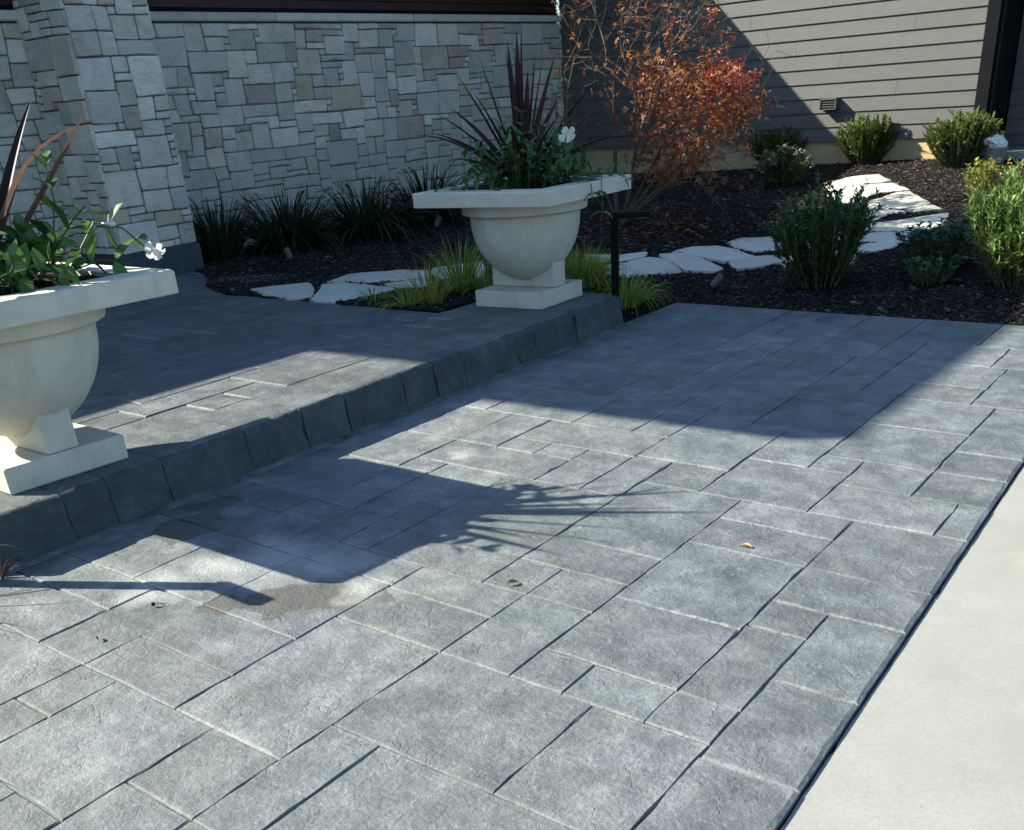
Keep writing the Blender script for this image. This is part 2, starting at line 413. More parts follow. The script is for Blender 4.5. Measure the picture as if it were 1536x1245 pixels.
def mat_leaf(name, c0, c1, rough=0.5, trans=0.25, spec=0.35, island=True, dv=0.5):
    t = NT(name)
    r = t.island() if island else t.rand()
    c = t.ramp(r, [(0.0, c0), (1.0, c1)])
    c = t.mix(0.25, c, t.ramp(t.noise(t.pos(), 35, 3), [(0.3, tuple(k * 0.6 for k in c0)), (0.7, c1)]))
    r2 = t.math('FRACT', t.math('MULTIPLY', r, 17.3))
    hv = t.n("HueSaturation"); t.l(c, hv.inputs["Color"])
    t.l(t.math('MULTIPLY_ADD', r2, dv, 1 - dv / 2), hv.inputs["Value"])
    c = hv.outputs["Color"]
    t.out(c, rough, None, spec)
    if trans > 0:
        tr = t.n("BsdfTranslucent"); t.l(c, tr.inputs["Color"])
        mx = t.n("MixShader"); mx.inputs["Fac"].default_value = trans
        t.l(t.b.outputs[0], mx.inputs[1]); t.l(tr.outputs[0], mx.inputs[2])
        t.l(mx.outputs[0], t.t.nodes["Material Output"].inputs["Surface"])
    return t.m

M = {}
M['paving'] = mat_paving("stamped_slate_concrete")
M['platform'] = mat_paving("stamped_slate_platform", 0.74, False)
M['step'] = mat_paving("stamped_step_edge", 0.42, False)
M['joint'] = mat_simple("joint_bed", (0.17, 0.175, 0.17), 0.9, 0.1, 0.4, 9, 0.4, 40, rnd=0)
M['lip'] = mat_simple("cement_lip", (0.10, 0.105, 0.108), 0.9, 0.1, 0.6, 7, 0.5, 60, rnd=0)
M['joint_dark'] = mat_simple("joint_dark", (0.035, 0.036, 0.038), 0.9, 0.1, 0.3, 9, 0.4, 40, rnd=0)
def mat_concrete():
    t = NT("broom_concrete")
    p = t.pos()
    c = t.ramp(t.noise(p, 1.6, 9, 0.74), [(0.30, (0.225, 0.223, 0.213)), (0.70, (0.305, 0.303, 0.292))])
    c = t.mix(t.ramp(t.noise(p, 62, 7, 0.88), [(0.40, 0.0), (0.62, 0.65)]), c, (0.215, 0.211, 0.195))
    c = t.mix(t.ramp(t.noise(p, 0.9, 6, 0.75, 0.6), [(0.56, 0.0), (0.72, 0.5)]), c, (0.36, 0.33, 0.25))
    c = t.mix(t.ramp(t.noise(p, 2.7, 9, 0.8, 0.4), [(0.60, 0.0), (0.74, 0.35)]), c, (0.235, 0.23, 0.215))
    c = t.mix(t.ramp(t.noise(p, 120, 3, 0.6), [(0.27, 0.85), (0.33, 0.0)]), c, (0.10, 0.08, 0.072))
    br = t.noise(t.pos(scale=(1, 16, 1), rot=(0, 0, -0.918)), 16, 5, 0.75)
    c = t.mix(t.ramp(br, [(0.35, 0.15), (0.55, 0.0)]), c, (0.24, 0.236, 0.22))
    h = t.math('ADD', br, t.math('MULTIPLY', t.noise(p, 110, 5, 0.85), 1.0))
    return t.out(c, 0.92, t.bump(h, 0.4, 0.004), 0.15)
M['concrete'] = mat_concrete()
def mat_cast():
    t = NT("cast_limestone")
    p = t.pos()
    c = t.ramp(t.noise(p, 6, 8, 0.7, 0.3), [(0.3, (0.455, 0.425, 0.355)), (0.7, (0.565, 0.535, 0.46))])
    sp_ = t.noise(p, 160, 3, 0.55)
    c = t.mix(t.ramp(sp_, [(0.30, 0.85), (0.345, 0.0)]), c, (0.15, 0.13, 0.10))
    c = t.mix(t.ramp(t.noise(p, 95, 3, 0.5), [(0.255, 0.8), (0.285, 0.0)]), c, (0.17, 0.15, 0.12))
    c = t.mix(t.ramp(t.noise(t.pos(scale=(1, 1, 0.22)), 9, 7, 0.75), [(0.52, 0.0), (0.72, 0.5)]), c, (0.33, 0.305, 0.25))
    c = t.mix(t.ramp(t.noise(p, 3.1, 8, 0.8), [(0.56, 0.0), (0.70, 0.35)]), c, (0.33, 0.31, 0.265))
    h = t.math('ADD', t.ramp(sp_, [(0.25, 0.0), (0.36, 1.0)]), t.math('MULTIPLY', t.noise(p, 230, 3), 0.35))
    return t.out(c, 0.8, t.bump(h, 0.35, 0.004), 0.25)
M['cast'] = mat_cast()
STONES = [mat_stone("stone_pale", (0.54, 0.475, 0.395), (0.64, 0.575, 0.485), (0.71, 0.645, 0.55)),
          mat_stone("stone_grey", (0.45, 0.41, 0.355), (0.55, 0.51, 0.445), (0.62, 0.575, 0.51)),
          mat_stone("stone_mauve", (0.37, 0.305, 0.265), (0.47, 0.395, 0.345), (0.56, 0.48, 0.425)),
          mat_stone("stone_tan", (0.46, 0.355, 0.235), (0.54, 0.45, 0.33), (0.60, 0.53, 0.43)),
          mat_stone("stone_green", (0.39, 0.37, 0.295), (0.49, 0.47, 0.39), (0.57, 0.55, 0.475))]
def pick_stone():
    return STONES[random.choices(range(5), (34, 36, 17, 4, 9))[0]]
M['cap'] = mat_stone("stone_cap", (0.42, 0.39, 0.34), (0.52, 0.485, 0.43), (0.60, 0.565, 0.51))
M['mortar'] = mat_simple("mortar", (0.17, 0.158, 0.14), 0.95, 0.1, 0.3, 20, 0.5, 90, rnd=0)
M['plinth'] = mat_simple("dark_plinth", (0.045, 0.055, 0.068), 0.7, 0.3, 0.3, 6, 0.3, 30, rnd=0)
def mat_board(name, color, var=0.10):
    t = NT(name)
    p = t.pos(scale=(1, 1, 9), rot=(0, 0, 0))
    lo = tuple(k * (1 - var) for k in color); hi = tuple(k * (1 + var) for k in color)
    c = t.ramp(t.noise(t.pos(scale=(1, 1, 5)), 5, 6, 0.7, 0.8), [(0.3, lo), (0.7, hi)])
    c = hsv_rand(t, c, t.rand(), 0.10, 0.005, 0.1)
    g = t.noise(t.pos(scale=(1, 1, 16)), 7, 6, 0.7, 1.2)
    return t.out(c, 0.62, t.bump(g, 0.35, 0.006), 0.3)
M['siding'] = mat_board("grey_siding", (0.094, 0.095, 0.093))
M['wood'] = mat_board("red_brown_wood", (0.040, 0.014, 0.011), 0.3)
M['trim'] = mat_simple("dark_trim", (0.006, 0.007, 0.009), 0.8, 0.08, 0.1, 8, 0.1, 60, rnd=0.05)
M['found'] = mat_simple("tan_foundation", (0.46, 0.34, 0.19), 0.9, 0.15, 0.15, 5, 0.4, 60, rnd=0)
M['wall_paint'] = mat_simple("dark_render", (0.05, 0.045, 0.042), 0.8, 0.2, 0.1, 3, 0.2, 40, rnd=0)
M['roof'] = mat_simple("roof_shingle", (0.06, 0.06, 0.062), 0.9, 0.15, 0.3, 20, 0.5, 50, rnd=0)
M['metal'] = mat_simple("black_bronze_metal", (0.003, 0.0027, 0.0027), 0.65, 0.12, 0.2, 20, 0.1, 80, rnd=0)
M['vent'] = mat_simple("vent_grey_paint", (0.06, 0.06, 0.062), 0.5, 0.4, 0.1, 20, 0.1, 80, rnd=0)
M['soil'] = mat_simple("potting_soil", (0.025, 0.017, 0.012), 0.95, 0.1, 0.5, 40, 0.8, 60, rnd=0)
M['bed'] = mat_simple("mulch_bed", (0.009, 0.007, 0.006), 0.95, 0.1, 0.6, 35, 1.0, 50, rnd=0)
def mat_chip():
    t = NT("bark_chip")
    i = t.island()
    c = t.ramp(i, [(0.0, (0.006, 0.0045, 0.004)), (0.6, (0.020, 0.016, 0.015)), (0.92, (0.056, 0.045, 0.041)), (1.0, (0.15, 0.125, 0.11))])
    return t.out(c, 0.8, None, 0.2)
M['chip'] = mat_chip()
def mat_flag():
    t = NT("flagstone_limestone")
    p = t.pos()
    c = t.ramp(t.noise(p, 5, 8, 0.72, 0.5), [(0.3, (0.46, 0.43, 0.36)), (0.7, (0.60, 0.57, 0.49))])
    c = t.mix(t.ramp(t.noise(p, 14, 9, 0.85, 0.5), [(0.33, 0.6), (0.42, 0.0)]), c, (0.26, 0.225, 0.17))
    c = hsv_rand(t, c, t.rand(), 0.18, 0.02, 0.3)
    h = t.noise(t.pos(scale=(1, 1, 1)), 8, 8, 0.72, 1.0)
    return t.out(c, 0.85, t.bump(h, 0.5, 0.02), 0.2)
M['flag'] = mat_flag()
M['lily'] = mat_leaf("lily_blade", (0.010, 0.020, 0.008), (0.022, 0.045, 0.014), 0.45, 0.15)
M['hakone'] = mat_leaf("hakone_blade", (0.13, 0.20, 0.03), (0.40, 0.44, 0.09), 0.5, 0.3)
M['spike'] = mat_leaf("cordyline_blade", (0.020, 0.008, 0.011), (0.045, 0.019, 0.023), 0.5, 0.1, 0.2, island=False)
M['spike_pink'] = mat_leaf("cordyline_blade_pink", (0.085, 0.050, 0.040), (0.15, 0.095, 0.070), 0.6, 0.2, 0.15, island=False)
M['mandev'] = mat_leaf("mandevilla_leaf", (0.025, 0.075, 0.020), (0.06, 0.15, 0.035), 0.3, 0.2, 0.55)
M['mandev_o'] = mat_leaf("mandevilla_leaf_large", (0.030, 0.085, 0.022), (0.095, 0.20, 0.045), 0.36, 0.25, 0.45, island=False)
M['stem'] = mat_simple("green_stem", (0.05, 0.085, 0.03), 0.6, 0.3, 0.2, 20, 0.1, 60)
M['petal'] = mat_leaf("white_petal", (0.75, 0.74, 0.70), (0.82, 0.82, 0.80), 0.6, 0.3, 0.2, dv=0.05)
M['yew'] = mat_leaf("yew_needle", (0.045, 0.085, 0.022), (0.17, 0.22, 0.06), 0.5, 0.2)
M['bush'] = mat_leaf("bush_leaf", (0.028, 0.070, 0.020), (0.07, 0.15, 0.035), 0.4, 0.2, 0.45)
M['rbush'] = mat_leaf("bright_bush_leaf", (0.06, 0.13, 0.03), (0.15, 0.24, 0.06), 0.35, 0.25, 0.5)
M['heuch'] = mat_leaf("round_leaf", (0.03, 0.075, 0.05), (0.07, 0.13, 0.085), 0.5, 0.2)
M['hyd'] = mat_leaf("hydrangea_leaf", (0.05, 0.085, 0.03), (0.14, 0.17, 0.07), 0.45, 0.2)
M['hydf'] = mat_leaf("hydrangea_flower", (0.42, 0.42, 0.30), (0.62, 0.60, 0.46), 0.6, 0.25)
M['yellow'] = mat_leaf("yellow_leaf", (0.15, 0.20, 0.03), (0.38, 0.37, 0.08), 0.45, 0.3)
M['orange'] = mat_leaf("amber_leaf", (0.20, 0.12, 0.03), (0.45, 0.27, 0.07), 0.5, 0.3)
M['mred'] = mat_leaf("maple_red", (0.22, 0.022, 0.020), (0.46, 0.08, 0.05), 0.45, 0.35)
M['morange'] = mat_leaf("maple_orange", (0.32, 0.10, 0.032), (0.60, 0.27, 0.095), 0.5, 0.35)
M['mbrown'] = mat_leaf("maple_brown", (0.15, 0.055, 0.025), (0.34, 0.13, 0.055), 0.6, 0.25)
M['bark'] = mat_simple("maple_bark", (0.10, 0.072, 0.055), 0.8, 0.2, 0.35, 18, 0.5, 60, rnd=0)
M['plastic'] = mat_simple("crumpled_white_plastic", (0.72, 0.72, 0.70), 0.4, 0.5, 0.1, 10, 0.3, 30, rnd=0)
M['potgrey'] = mat_simple("grey_pot", (0.16, 0.16, 0.165), 0.6, 0.3, 0.2, 10, 0.2, 40, rnd=0)
M['dry'] = mat_leaf("dry_stalk", (0.05, 0.033, 0.022), (0.14, 0.10, 0.065), 0.8, 0.1)
M['fallen'] = mat_leaf("fallen_leaf", (0.32, 0.15, 0.05), (0.42, 0.24, 0.10), 0.7, 0.1, island=False)

# ------------------------------------------------------------------ ground, garden bed
UP = np.array([0, 0, 1.0])
DA3 = np.array([*DA, 0]); DB3 = np.array([*DB, 0])
g = mesh_obj("ground", [(-90, -60, -0.09), (90, -60, -0.09), (90, 120, -0.09), (-90, 120, -0.09)], [(0, 1, 2, 3)], M['bed'])
tag(g, kind='structure')

U = np.array([math.sin(0.685), math.cos(0.685), 0.0])           # along the stone wall, away from the camera
N = np.array([-math.cos(0.685), math.sin(0.685), 0.0])          # into the building
PIL = np.array([-2.832, 11.242, 0.0])                           # right front foot of the pillar
WO = PIL + N * 0.75                                             # wall face origin
END = 7.67                                                      # where the stone wall meets the grey wing
E0 = WO + U * END
SD = np.array([math.sin(-0.842 + math.pi), math.cos(-0.842 + math.pi), 0.0])   # along grey siding toward its corner
SN = np.array([-SD[1], SD[0], 0.0])
if SN[1] < 0: SN = -SN                                          # into the grey wing
SLEN = 6.21

bed_ab = [(6.665, -4.06), (7.568, -4.045), (7.568, 5.0)]
bed_xy = [AB(*q) for q in bed_ab]
bed_xy += [(E0 + SD * 9.5 + SN * 0.3)[:2], (E0 + SN * 0.3 - U * 0.0)[:2], (WO + N * 0.15 + U * END)[:2], (WO + N * 0.15)[:2], (PIL + N * 0.1 - U * 0.05)[:2]]
bed_xy += [AB(*q) for q in [(6.35, -8.75), (6.12, -8.42), (5.93, -8.18), (5.81, -7.99), (5.70, -7.75), (5.63, -7.42), (5.61, -7.0), (5.62, -6.5), (5.62, -5.01), (6.0, -4.985), (6.665, -4.975)]]
def dense(poly, step):
    out = []
    for i, p in enumerate(poly):
        q = poly[(i + 1) % len(poly)]
        k = max(1, int(np.hypot(*(np.array(q) - np.array(p))) / step))
        out += [np.array(p) + (np.array(q) - np.array(p)) * j / k for j in range(k)]
    return out
def inside(poly):
    P_ = np.array(poly)
    def f(x, y):
        x1, y1 = P_[:, 0], P_[:, 1]; x2, y2 = np.roll(x1, -1), np.roll(y1, -1)
        cnd = ((y1 > y) != (y2 > y))
        with np.errstate(divide='ignore', invalid='ignore'):
            xi = (x2 - x1) * (y - y1) / (y2 - y1) + x1
        return (np.sum(cnd & (x < xi)) % 2) == 1
    return f
ring = dense(bed_xy, 0.12)
in_bed = inside(ring)
pts = [Vector((p[0], p[1])) for p in ring]
nring = len(pts)
xs = np.arange(-4, 13, 0.17); ys = np.arange(6.5, 22, 0.17)
for x in xs:
    for y in ys:
        xx, yy = x + rng.uniform(-0.05, 0.05), y + rng.uniform(-0.05, 0.05)
        if in_bed(xx, yy): pts.append(Vector((xx, yy)))
vs, _, fs, *_ = delaunay_2d_cdt(pts, [(i, (i + 1) % nring) for i in range(nring)], [list(range(nring))], 1, 1e-4)
bed = mesh_obj("garden_bed", [(v.x, v.y, terr(v.x, v.y)) for v in vs], fs, M['bed'], smooth=True)
tag(bed, kind='structure')

# loose bark chips
n_c = 0; CV = []; CF = []
dens_pts = []
tries = 0
flag_in = [(inside(q), np.mean(q, 0)) for q in DATA['flags']]
def on_flag(x, y):
    for f_, c_ in flag_in:
        if abs(x - c_[0]) < .8 and abs(y - c_[1]) < .9:
            k_ = 1.06
            if f_(c_[0] + (x - c_[0]) * k_, c_[1] + (y - c_[1]) * k_): return True
    return False
while len(dens_pts) < 115000 and tries < 60:
    tries += 1
    a = rng.uniform(5.6, 14.4, 20000); b = rng.uniform(-12.5, 0.6, 20000)
    X = DA[0] * a + DB[0] * b; Y = DA[1] * a + DB[1] * b
    keep = rng.uniform(0, 1, 20000) < np.clip((8.5 / np.hypot(X, Y)) ** 1.6, 0, 1)
    for x, y in zip(X[keep], Y[keep]):
        if abs(x / y) < 0.62 and in_bed(x, y) and not on_flag(x, y): dens_pts.append((x, y))
D_ = np.array(dens_pts)
nC = len(D_)
zc = np.array([terr(x, y) for x, y in D_]) + rng.uniform(0.000, 0.012, nC)
L_ = rng.gamma(3.2, 0.0055, nC) + 0.006; Wd = L_ * rng.uniform(0.18, 0.45, nC); Ht = Wd * rng.uniform(0.3, 0.8, nC)
th = rng.uniform(0, 2 * np.pi, nC); tl = rng.normal(0, 0.22, nC)
ux = np.stack([np.cos(th) * np.cos(tl), np.sin(th) * np.cos(tl), np.sin(tl)], 1)
uy = np.stack([-np.sin(th), np.cos(th), rng.normal(0, 0.2, nC)], 1)
c0 = np.stack([D_[:, 0], D_[:, 1], zc], 1)
def cv(fx, fy, fz):
    return c0 + ux * (L_ * fx)[:, None] + uy * (Wd * fy)[:, None] + np.stack([np.zeros(nC), np.zeros(nC), Ht * fz], 1)
V6 = np.stack([cv(-.5, -.5, 0), cv(.5, -.4, 0), cv(.42, 0.05, 1), cv(-.45, 0, 1), cv(.5, .45, 0), cv(-.5, .5, 0)], 1).reshape(-1, 3)
bi = (np.arange(nC) * 6)[:, None]
F4 = np.concatenate([bi + np.array([[0, 1, 2, 3]]), bi + np.array([[3, 2, 4, 5]])], 0)
me = bpy.data.meshes.new("mulch_chips")
me.vertices.add(len(V6)); me.vertices.foreach_set("co", V6.ravel())
me.loops.add(F4.size); me.loops.foreach_set("vertex_index", F4.ravel().astype(np.int32))
me.polygons.add(len(F4)); me.polygons.foreach_set("loop_start", (np.arange(len(F4)) * 4).astype(np.int32))
me.update(calc_edges=True); me.materials.append(M['chip'])
o = bpy.data.objects.new("mulch_chips", me); col.objects.link(o)
tag(o, "loose dark brown bark mulch covering the garden bed", "mulch", kind='stuff')

# ------------------------------------------------------------------ paving slabs
def slab_piece(name, corners, ztop, depth, mat, parent, gap=0.006, cham=(0.006, 0.006, 0.006, 0.006), jit=0.003, tilt=0.002, seg=0.075, edge_w=(0.15, 1.0, 0.15, 1.0)):
    """stamped slab: corners are four xy points in order, side i runs from corner i to i+1"""
    P_ = [np.array(c, float) for c in corners]
    cen = sum(P_) / 4
    area = sum(P_[i][0] * P_[(i + 1) % 4][1] - P_[(i + 1) % 4][0] * P_[i][1] for i in range(4))
    sgn = 1 if area > 0 else -1
    def off_corner(i, d_prev, d_next):
        e1 = P_[i] - P_[i - 1]; e2 = P_[(i + 1) % 4] - P_[i]
        e1 /= np.linalg.norm(e1); e2 /= np.linalg.norm(e2)
        n1 = np.array([-e1[1], e1[0]]) * sgn; n2 = np.array([-e2[1], e2[0]]) * sgn
        A_ = np.array([n1, n2]); return P_[i] + np.linalg.solve(A_, np.array([d_prev, d_next]))
    outer = [off_corner(i, gap, gap) for i in range(4)]
    inner = [off_corner(i, gap + cham[i - 1], gap + cham[i]) for i in range(4)]
    vo, vi = [], []
    for i in range(4):
        L = np.linalg.norm(outer[(i + 1) % 4] - outer[i]); k = max(2, min(9, int(L / seg)))
        e = (outer[(i + 1) % 4] - outer[i]) / L; nn = np.array([-e[1], e[0]]) * sgn
        for j in range(k):
            t = j / k
            w = 0 if j == 0 else rng.normal(0, jit if not (i == 2 and cham[2] > 0.01) else 0.0008)
            vo.append(outer[i] * (1 - t) + outer[(i + 1) % 4] * t + nn * max(w, -gap * 0.6))
            vi.append(inner[i] * (1 - t) + inner[(i + 1) % 4] * t + nn * (w * 0.6 + abs(rng.normal(0, jit * 0.8))))
    n = len(vo)
    tx, ty = rng.normal(0, tilt, 2); dz = rng.normal(0, 0.0012)
    def Z(p): return ztop + dz + tx * (p[0] - cen[0]) + ty * (p[1] - cen[1])
    mc = max(cham)
    rin = [off_corner(i, gap + cham[i - 1] + 0.014, gap + cham[i] + 0.014) for i in range(4)]
    vr = []; side = []
    for i in range(4):
        L = np.linalg.norm(outer[(i + 1) % 4] - outer[i]); k = max(2, min(9, int(L / seg)))
        for j in range(k):
            vr.append(rin[i] * (1 - j / k) + rin[(i + 1) % 4] * (j / k)); side.append((i, j))
    v = [(p[0], p[1], ztop - depth) for p in vo] + [(p[0], p[1], Z(p) - min(0.006, mc)) for p in vo] + [(p[0], p[1], Z(p)) for p in vi]
    f = []
    for k in range(n):
        q = (k + 1) % n
        f.append((k, q, n + q, n + k)); f.append((n + k, n + q, 2 * n + q, 2 * n + k)); f.append((2 * n + k, 2 * n + q, 3 * n + q, 3 * n + k))
    f.append(tuple(range(3 * n, 4 * n)))
    v += [(p[0], p[1], Z(p)) for p in vr]
    ew = [edge_w[i] if j else max(edge_w[i], edge_w[i - 1]) * 0.6 for i, j in side]
    if sgn < 0: f = [x[::-1] for x in f]
    v = [(p[0] - cen[0], p[1] - cen[1], p[2]) for p in v]
    ob = mesh_obj(name, v, f, mat, parent, loc=(cen[0], cen[1], 0))
    at = ob.data.attributes.new("edge", 'FLOAT', 'POINT')
    at.data.foreach_set("value", np.array([1.0 * e for e in ew] * 3 + [0.0] * n, np.float32))
    return ob

def step_b(a): return -4.0
def right_b(a): return -0.69 - 0.03 * (a - 1.825)
BM, BP = -4.05, -0.74
def cb(a, b):
    if b < BM + 0.015: b = -4.045
    elif b > BP - 0.015: b = right_b(a)
    return AB(a, b)
pat = mesh_obj("patio", [(*AB(a, b), z) for z in (-0.0085, -0.085) for a, b in ((-3.2, -4.3), (7.56, -4.3), (7.56, right_b(7.56) - 0.012), (-3.2, right_b(-3.2) - 0.012))],
               [(3, 2, 1, 0), (4, 5, 6, 7), (0, 1, 5, 4), (1, 2, 6, 5), (2, 3, 7, 6), (3, 0, 4, 7)], M['joint'])
tag(pat, kind='structure')
rects = [list(r_) for r_ in DATA['rects']]
# more slabs outside the frame, toward and behind the camera
y_ = 0.3
while y_ > -3.2:
    h_ = random.choice([0.5, 0.75]); b_ = BM
    while b_ < BP - 0.05:
        w_ = random.choice([0.5, 0.75, 0.6, 0.9]); e_ = min(b_ + w_, BP)
        if BP - e_ < 0.3: e_ = BP
        rects.append([max(y_ - h_, -3.2), y_, b_, e_]); b_ = e_
    y_ -= h_
for a0, a1, b0, b1 in rects:
    last = b1 > BP - 0.015
    corners = [cb(a0, b0), cb(a1, b0), cb(a1, b1), cb(a0, b1)]
    # sides: 0 = along a at b0, 1 = along b at a1, 2 = along a at b1, 3 = along b at a0
    rnd_ = lambda: random.uniform(0.0008, 0.0028)
    slab_piece("paving_slab", corners, 0.0, 0.011 if not last else 0.05, M['paving'], pat, gap=random.uniform(0.0014, 0.0028),
               cham=(rnd_(), rnd_() + 0.002, 0.011 if last else rnd_(), rnd_() + 0.002), jit=0.0034,
               edge_w=(random.uniform(0, .2), random.uniform(.1, .75), 0.0 if last else random.uniform(0, .2), random.uniform(.1, .75)))

# pale concrete walk on the right, edge a little ragged
walk = MB()
for a0, a1 in ((-8, -1.99), (-1.975, 7.54)):
    q = []
    ns = int((a1 - a0) / 0.035)
    for i in range(ns + 1):
        aa = a0 + (a1 - a0) * i / ns
        chip = rng.gamma(0.4, 0.006) if rng.random() < .12 else 0
        q.append(AB(aa, right_b(aa) + 0.004 + abs(rng.normal(0, 0.0009)) + min(chip, 0.008)))
    q += [AB(a1, 22.0), AB(a0, 22.0)]  # unseen extra width, added to bounce warm sunlight onto the stone wall
    n = len(q)
    v = [(p[0], p[1], -0.017) for p in q] + [(p[0], p[1], -0.12) for p in q]
    walk.add(v, [tuple(range(n))[::-1]] + [(i, (i + 1) % n, n + (i + 1) % n, n + i) for i in range(n)])
w = walk.build("concrete_walk", M['concrete']); tag(w, kind='structure')

# ------------------------------------------------------------------ raised platform with its step
ZS = 0.22
A_END = 6.64; A_BEG = 1.56
plat = MB()
def prism(mb, poly, z0, z1):
    n = len(poly)
    ar = sum(poly[i][0] * poly[(i + 1) % n][1] - poly[(i + 1) % n][0] * poly[i][1] for i in range(n))
    if ar < 0: poly = poly[::-1]
    mb.add([(p[0], p[1], z0) for p in poly] + [(p[0], p[1], z1) for p in poly],
           [tuple(range(n))[::-1], tuple(range(n, 2 * n))] + [(i, (i + 1) % n, n + (i + 1) % n, n + i) for i in range(n)])
PLZ = ZS - 0.009
prism(plat, [AB(A_BEG + .01, -4.10), AB(A_END - .02, -4.10), AB(A_END - .02, -4.96), AB(5.60, -4.96), AB(5.60, -7.4), AB(5.7, -7.8), AB(6.0, -8.3), AB(6.4, -8.8), AB(6.9, -9.3), AB(10.5, -17), AB(A_BEG + .01, -17)], -0.08, PLZ)
platform = plat.build("platform", M['joint']); tag(platform, kind='structure')
# step edge blocks
joints = [A_BEG, 1.95, 2.17, 2.47, 2.97, 3.36, 3.68, 4.16, 4.44, 4.72, 5.30, 5.50, 6.0, 6.32, A_END]
prof = [(-4.46, 0.22), (-4.075, 0.22), (-4.048, 0.2155), (-4.030, 0.203), (-4.022, 0.182), (-4.014, 0.10), (-4.003, 0.035), (-3.994, -0.01)]
for a0, a1 in zip(joints[:-1], joints[1:]):
    gp = 0.0022
    ks = max(3, int((a1 - a0) / 0.08))
    v = []
    A_ = [a0 + gp] + [a0 + gp + (a1 - a0 - 2 * gp) * j / ks for j in range(1, ks)] + [a1 - gp]
    sh = rng.normal(0, 0.003)
    rows = []
    for j, a in enumerate(A_):
        endk = 0.0035 if j in (0, len(A_) - 1) else 0.0
        row = []
        for i, (b, z) in enumerate(prof):
            if i == 0: bb, zz = b, z
            elif i == 1: bb, zz = b + rng.normal(0, 0.004), z - endk * 0.3
            else: bb, zz = b + sh - endk + (rng.normal(0, 0.0045) if i < 7 else 0), z + (rng.normal(0, 0.003) if i < 7 else 0)
            row.append(len(v)); p = AB(a, bb); v.append((p[0], p[1], zz))
        p = AB(a, -4.46); row.append(len(v)); v.append((p[0], p[1], -0.01))
        rows.append(row)
    f = []
    for j in range(len(rows) - 1):
        for i in range(len(prof)):
            f.append((rows[j][i], rows[j][i + 1], rows[j + 1][i + 1], rows[j + 1][i]))
    f.append(tuple(rows[0])[::-1]); f.append(tuple(rows[-1]))
    f = [x[::-1] for x in f]
    nf = len(prof)
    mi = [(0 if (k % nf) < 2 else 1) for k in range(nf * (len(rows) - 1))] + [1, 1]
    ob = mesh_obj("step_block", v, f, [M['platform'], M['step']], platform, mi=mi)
    auto_smooth(ob, 50)
# uneven cement lip left along the foot of the step
lip = []; lf_ = []
na_ = int((A_END - A_BEG) / 0.04)
for i in range(na_ + 1):
    a = A_BEG + (A_END - A_BEG) * i / na_
    w_ = 0.012 + 0.016 * abs(mnoise.noise((a * 4.1, 0.3, 0))) + 0.008 * rng.random(); h_ = 0.006 + 0.014 * abs(mnoise.noise((a * 6.3, 2.3, 0)))
    for b, z in ((-4.0, h_ + 0.006), (-3.985 + w_ * .4, h_), (-3.985 + w_, 0.001)):
        p = AB(a, b); lip.append((p[0], p[1], z))
for i in range(na_):
    for k in range(2):
        lf_.append((i * 3 + k, i * 3 + k + 1, i * 3 + k + 4, i * 3 + k + 3))
mesh_obj("cement_lip", lip, lf_, M['lip'], platform, True)
# random ashlar slabs on the platform
def ashlar(a0, a1, b0, b1, cell, seed, sizes):
    rr = random.Random(seed)
    na, nb = int(round((a1 - a0) / cell)), int(round((b1 - b0) / cell))
    occ = np.zeros((na, nb), bool); out = []
    for j in range(nb):
        for i in range(na):
            if occ[i, j]: continue
            for _ in range(25):
                si, sj = rr.choice(sizes)
                if i + si <= na and j + sj <= nb and not occ[i:i + si, j:j + sj].any(): break
            else:
                si = sj = 1
            occ[i:i + si, j:j + sj] = True
            out.append((a0 + i * cell, a0 + (i + si) * cell, b0 + j * cell, b0 + (j + sj) * cell))
    return out
PS = [(3, 2), (2, 3), (3, 3), (2, 2), (4, 2), (2, 1), (1, 2), (3, 1), (4, 3), (2, 4)]
tiles = ashlar(A_BEG, A_BEG + 4.06, -4.46 - 0.52, -4.46, 0.26, 3, [(2, 1), (3, 1), (3, 2), (2, 2), (1, 1), (4, 2)])
tiles += [(5.62, 6.13, -4.975, -4.46), (6.13, A_END, -4.975, -4.46)]
tiles += ashlar(A_BEG, A_BEG + 4.06, -4.98 - 3.77, -4.98, 0.29, 5, [(2, 1), (3, 1), (3, 2), (2, 2), (1, 1), (2, 3), (1, 2), (4, 2)])
tiles += ashlar(A_BEG, A_BEG + 4.0, -14.6, -8.753, 0.5, 8, [(1, 1), (2, 1), (1, 2)])
tiles += ashlar(A_BEG + 4.06, A_BEG + 5.06, -14.6, -7.6, 0.25, 9, PS)
tiles += ashlar(A_BEG + 5.06, A_BEG + 8.0, -14.6, -8.4, 0.5, 11, PS)
for a0, a1, b0, b1 in tiles:
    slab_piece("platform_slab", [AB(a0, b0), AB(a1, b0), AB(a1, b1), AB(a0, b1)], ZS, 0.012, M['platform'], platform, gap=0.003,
               cham=(0.003, 0.007, 0.003, 0.007), jit=0.003)

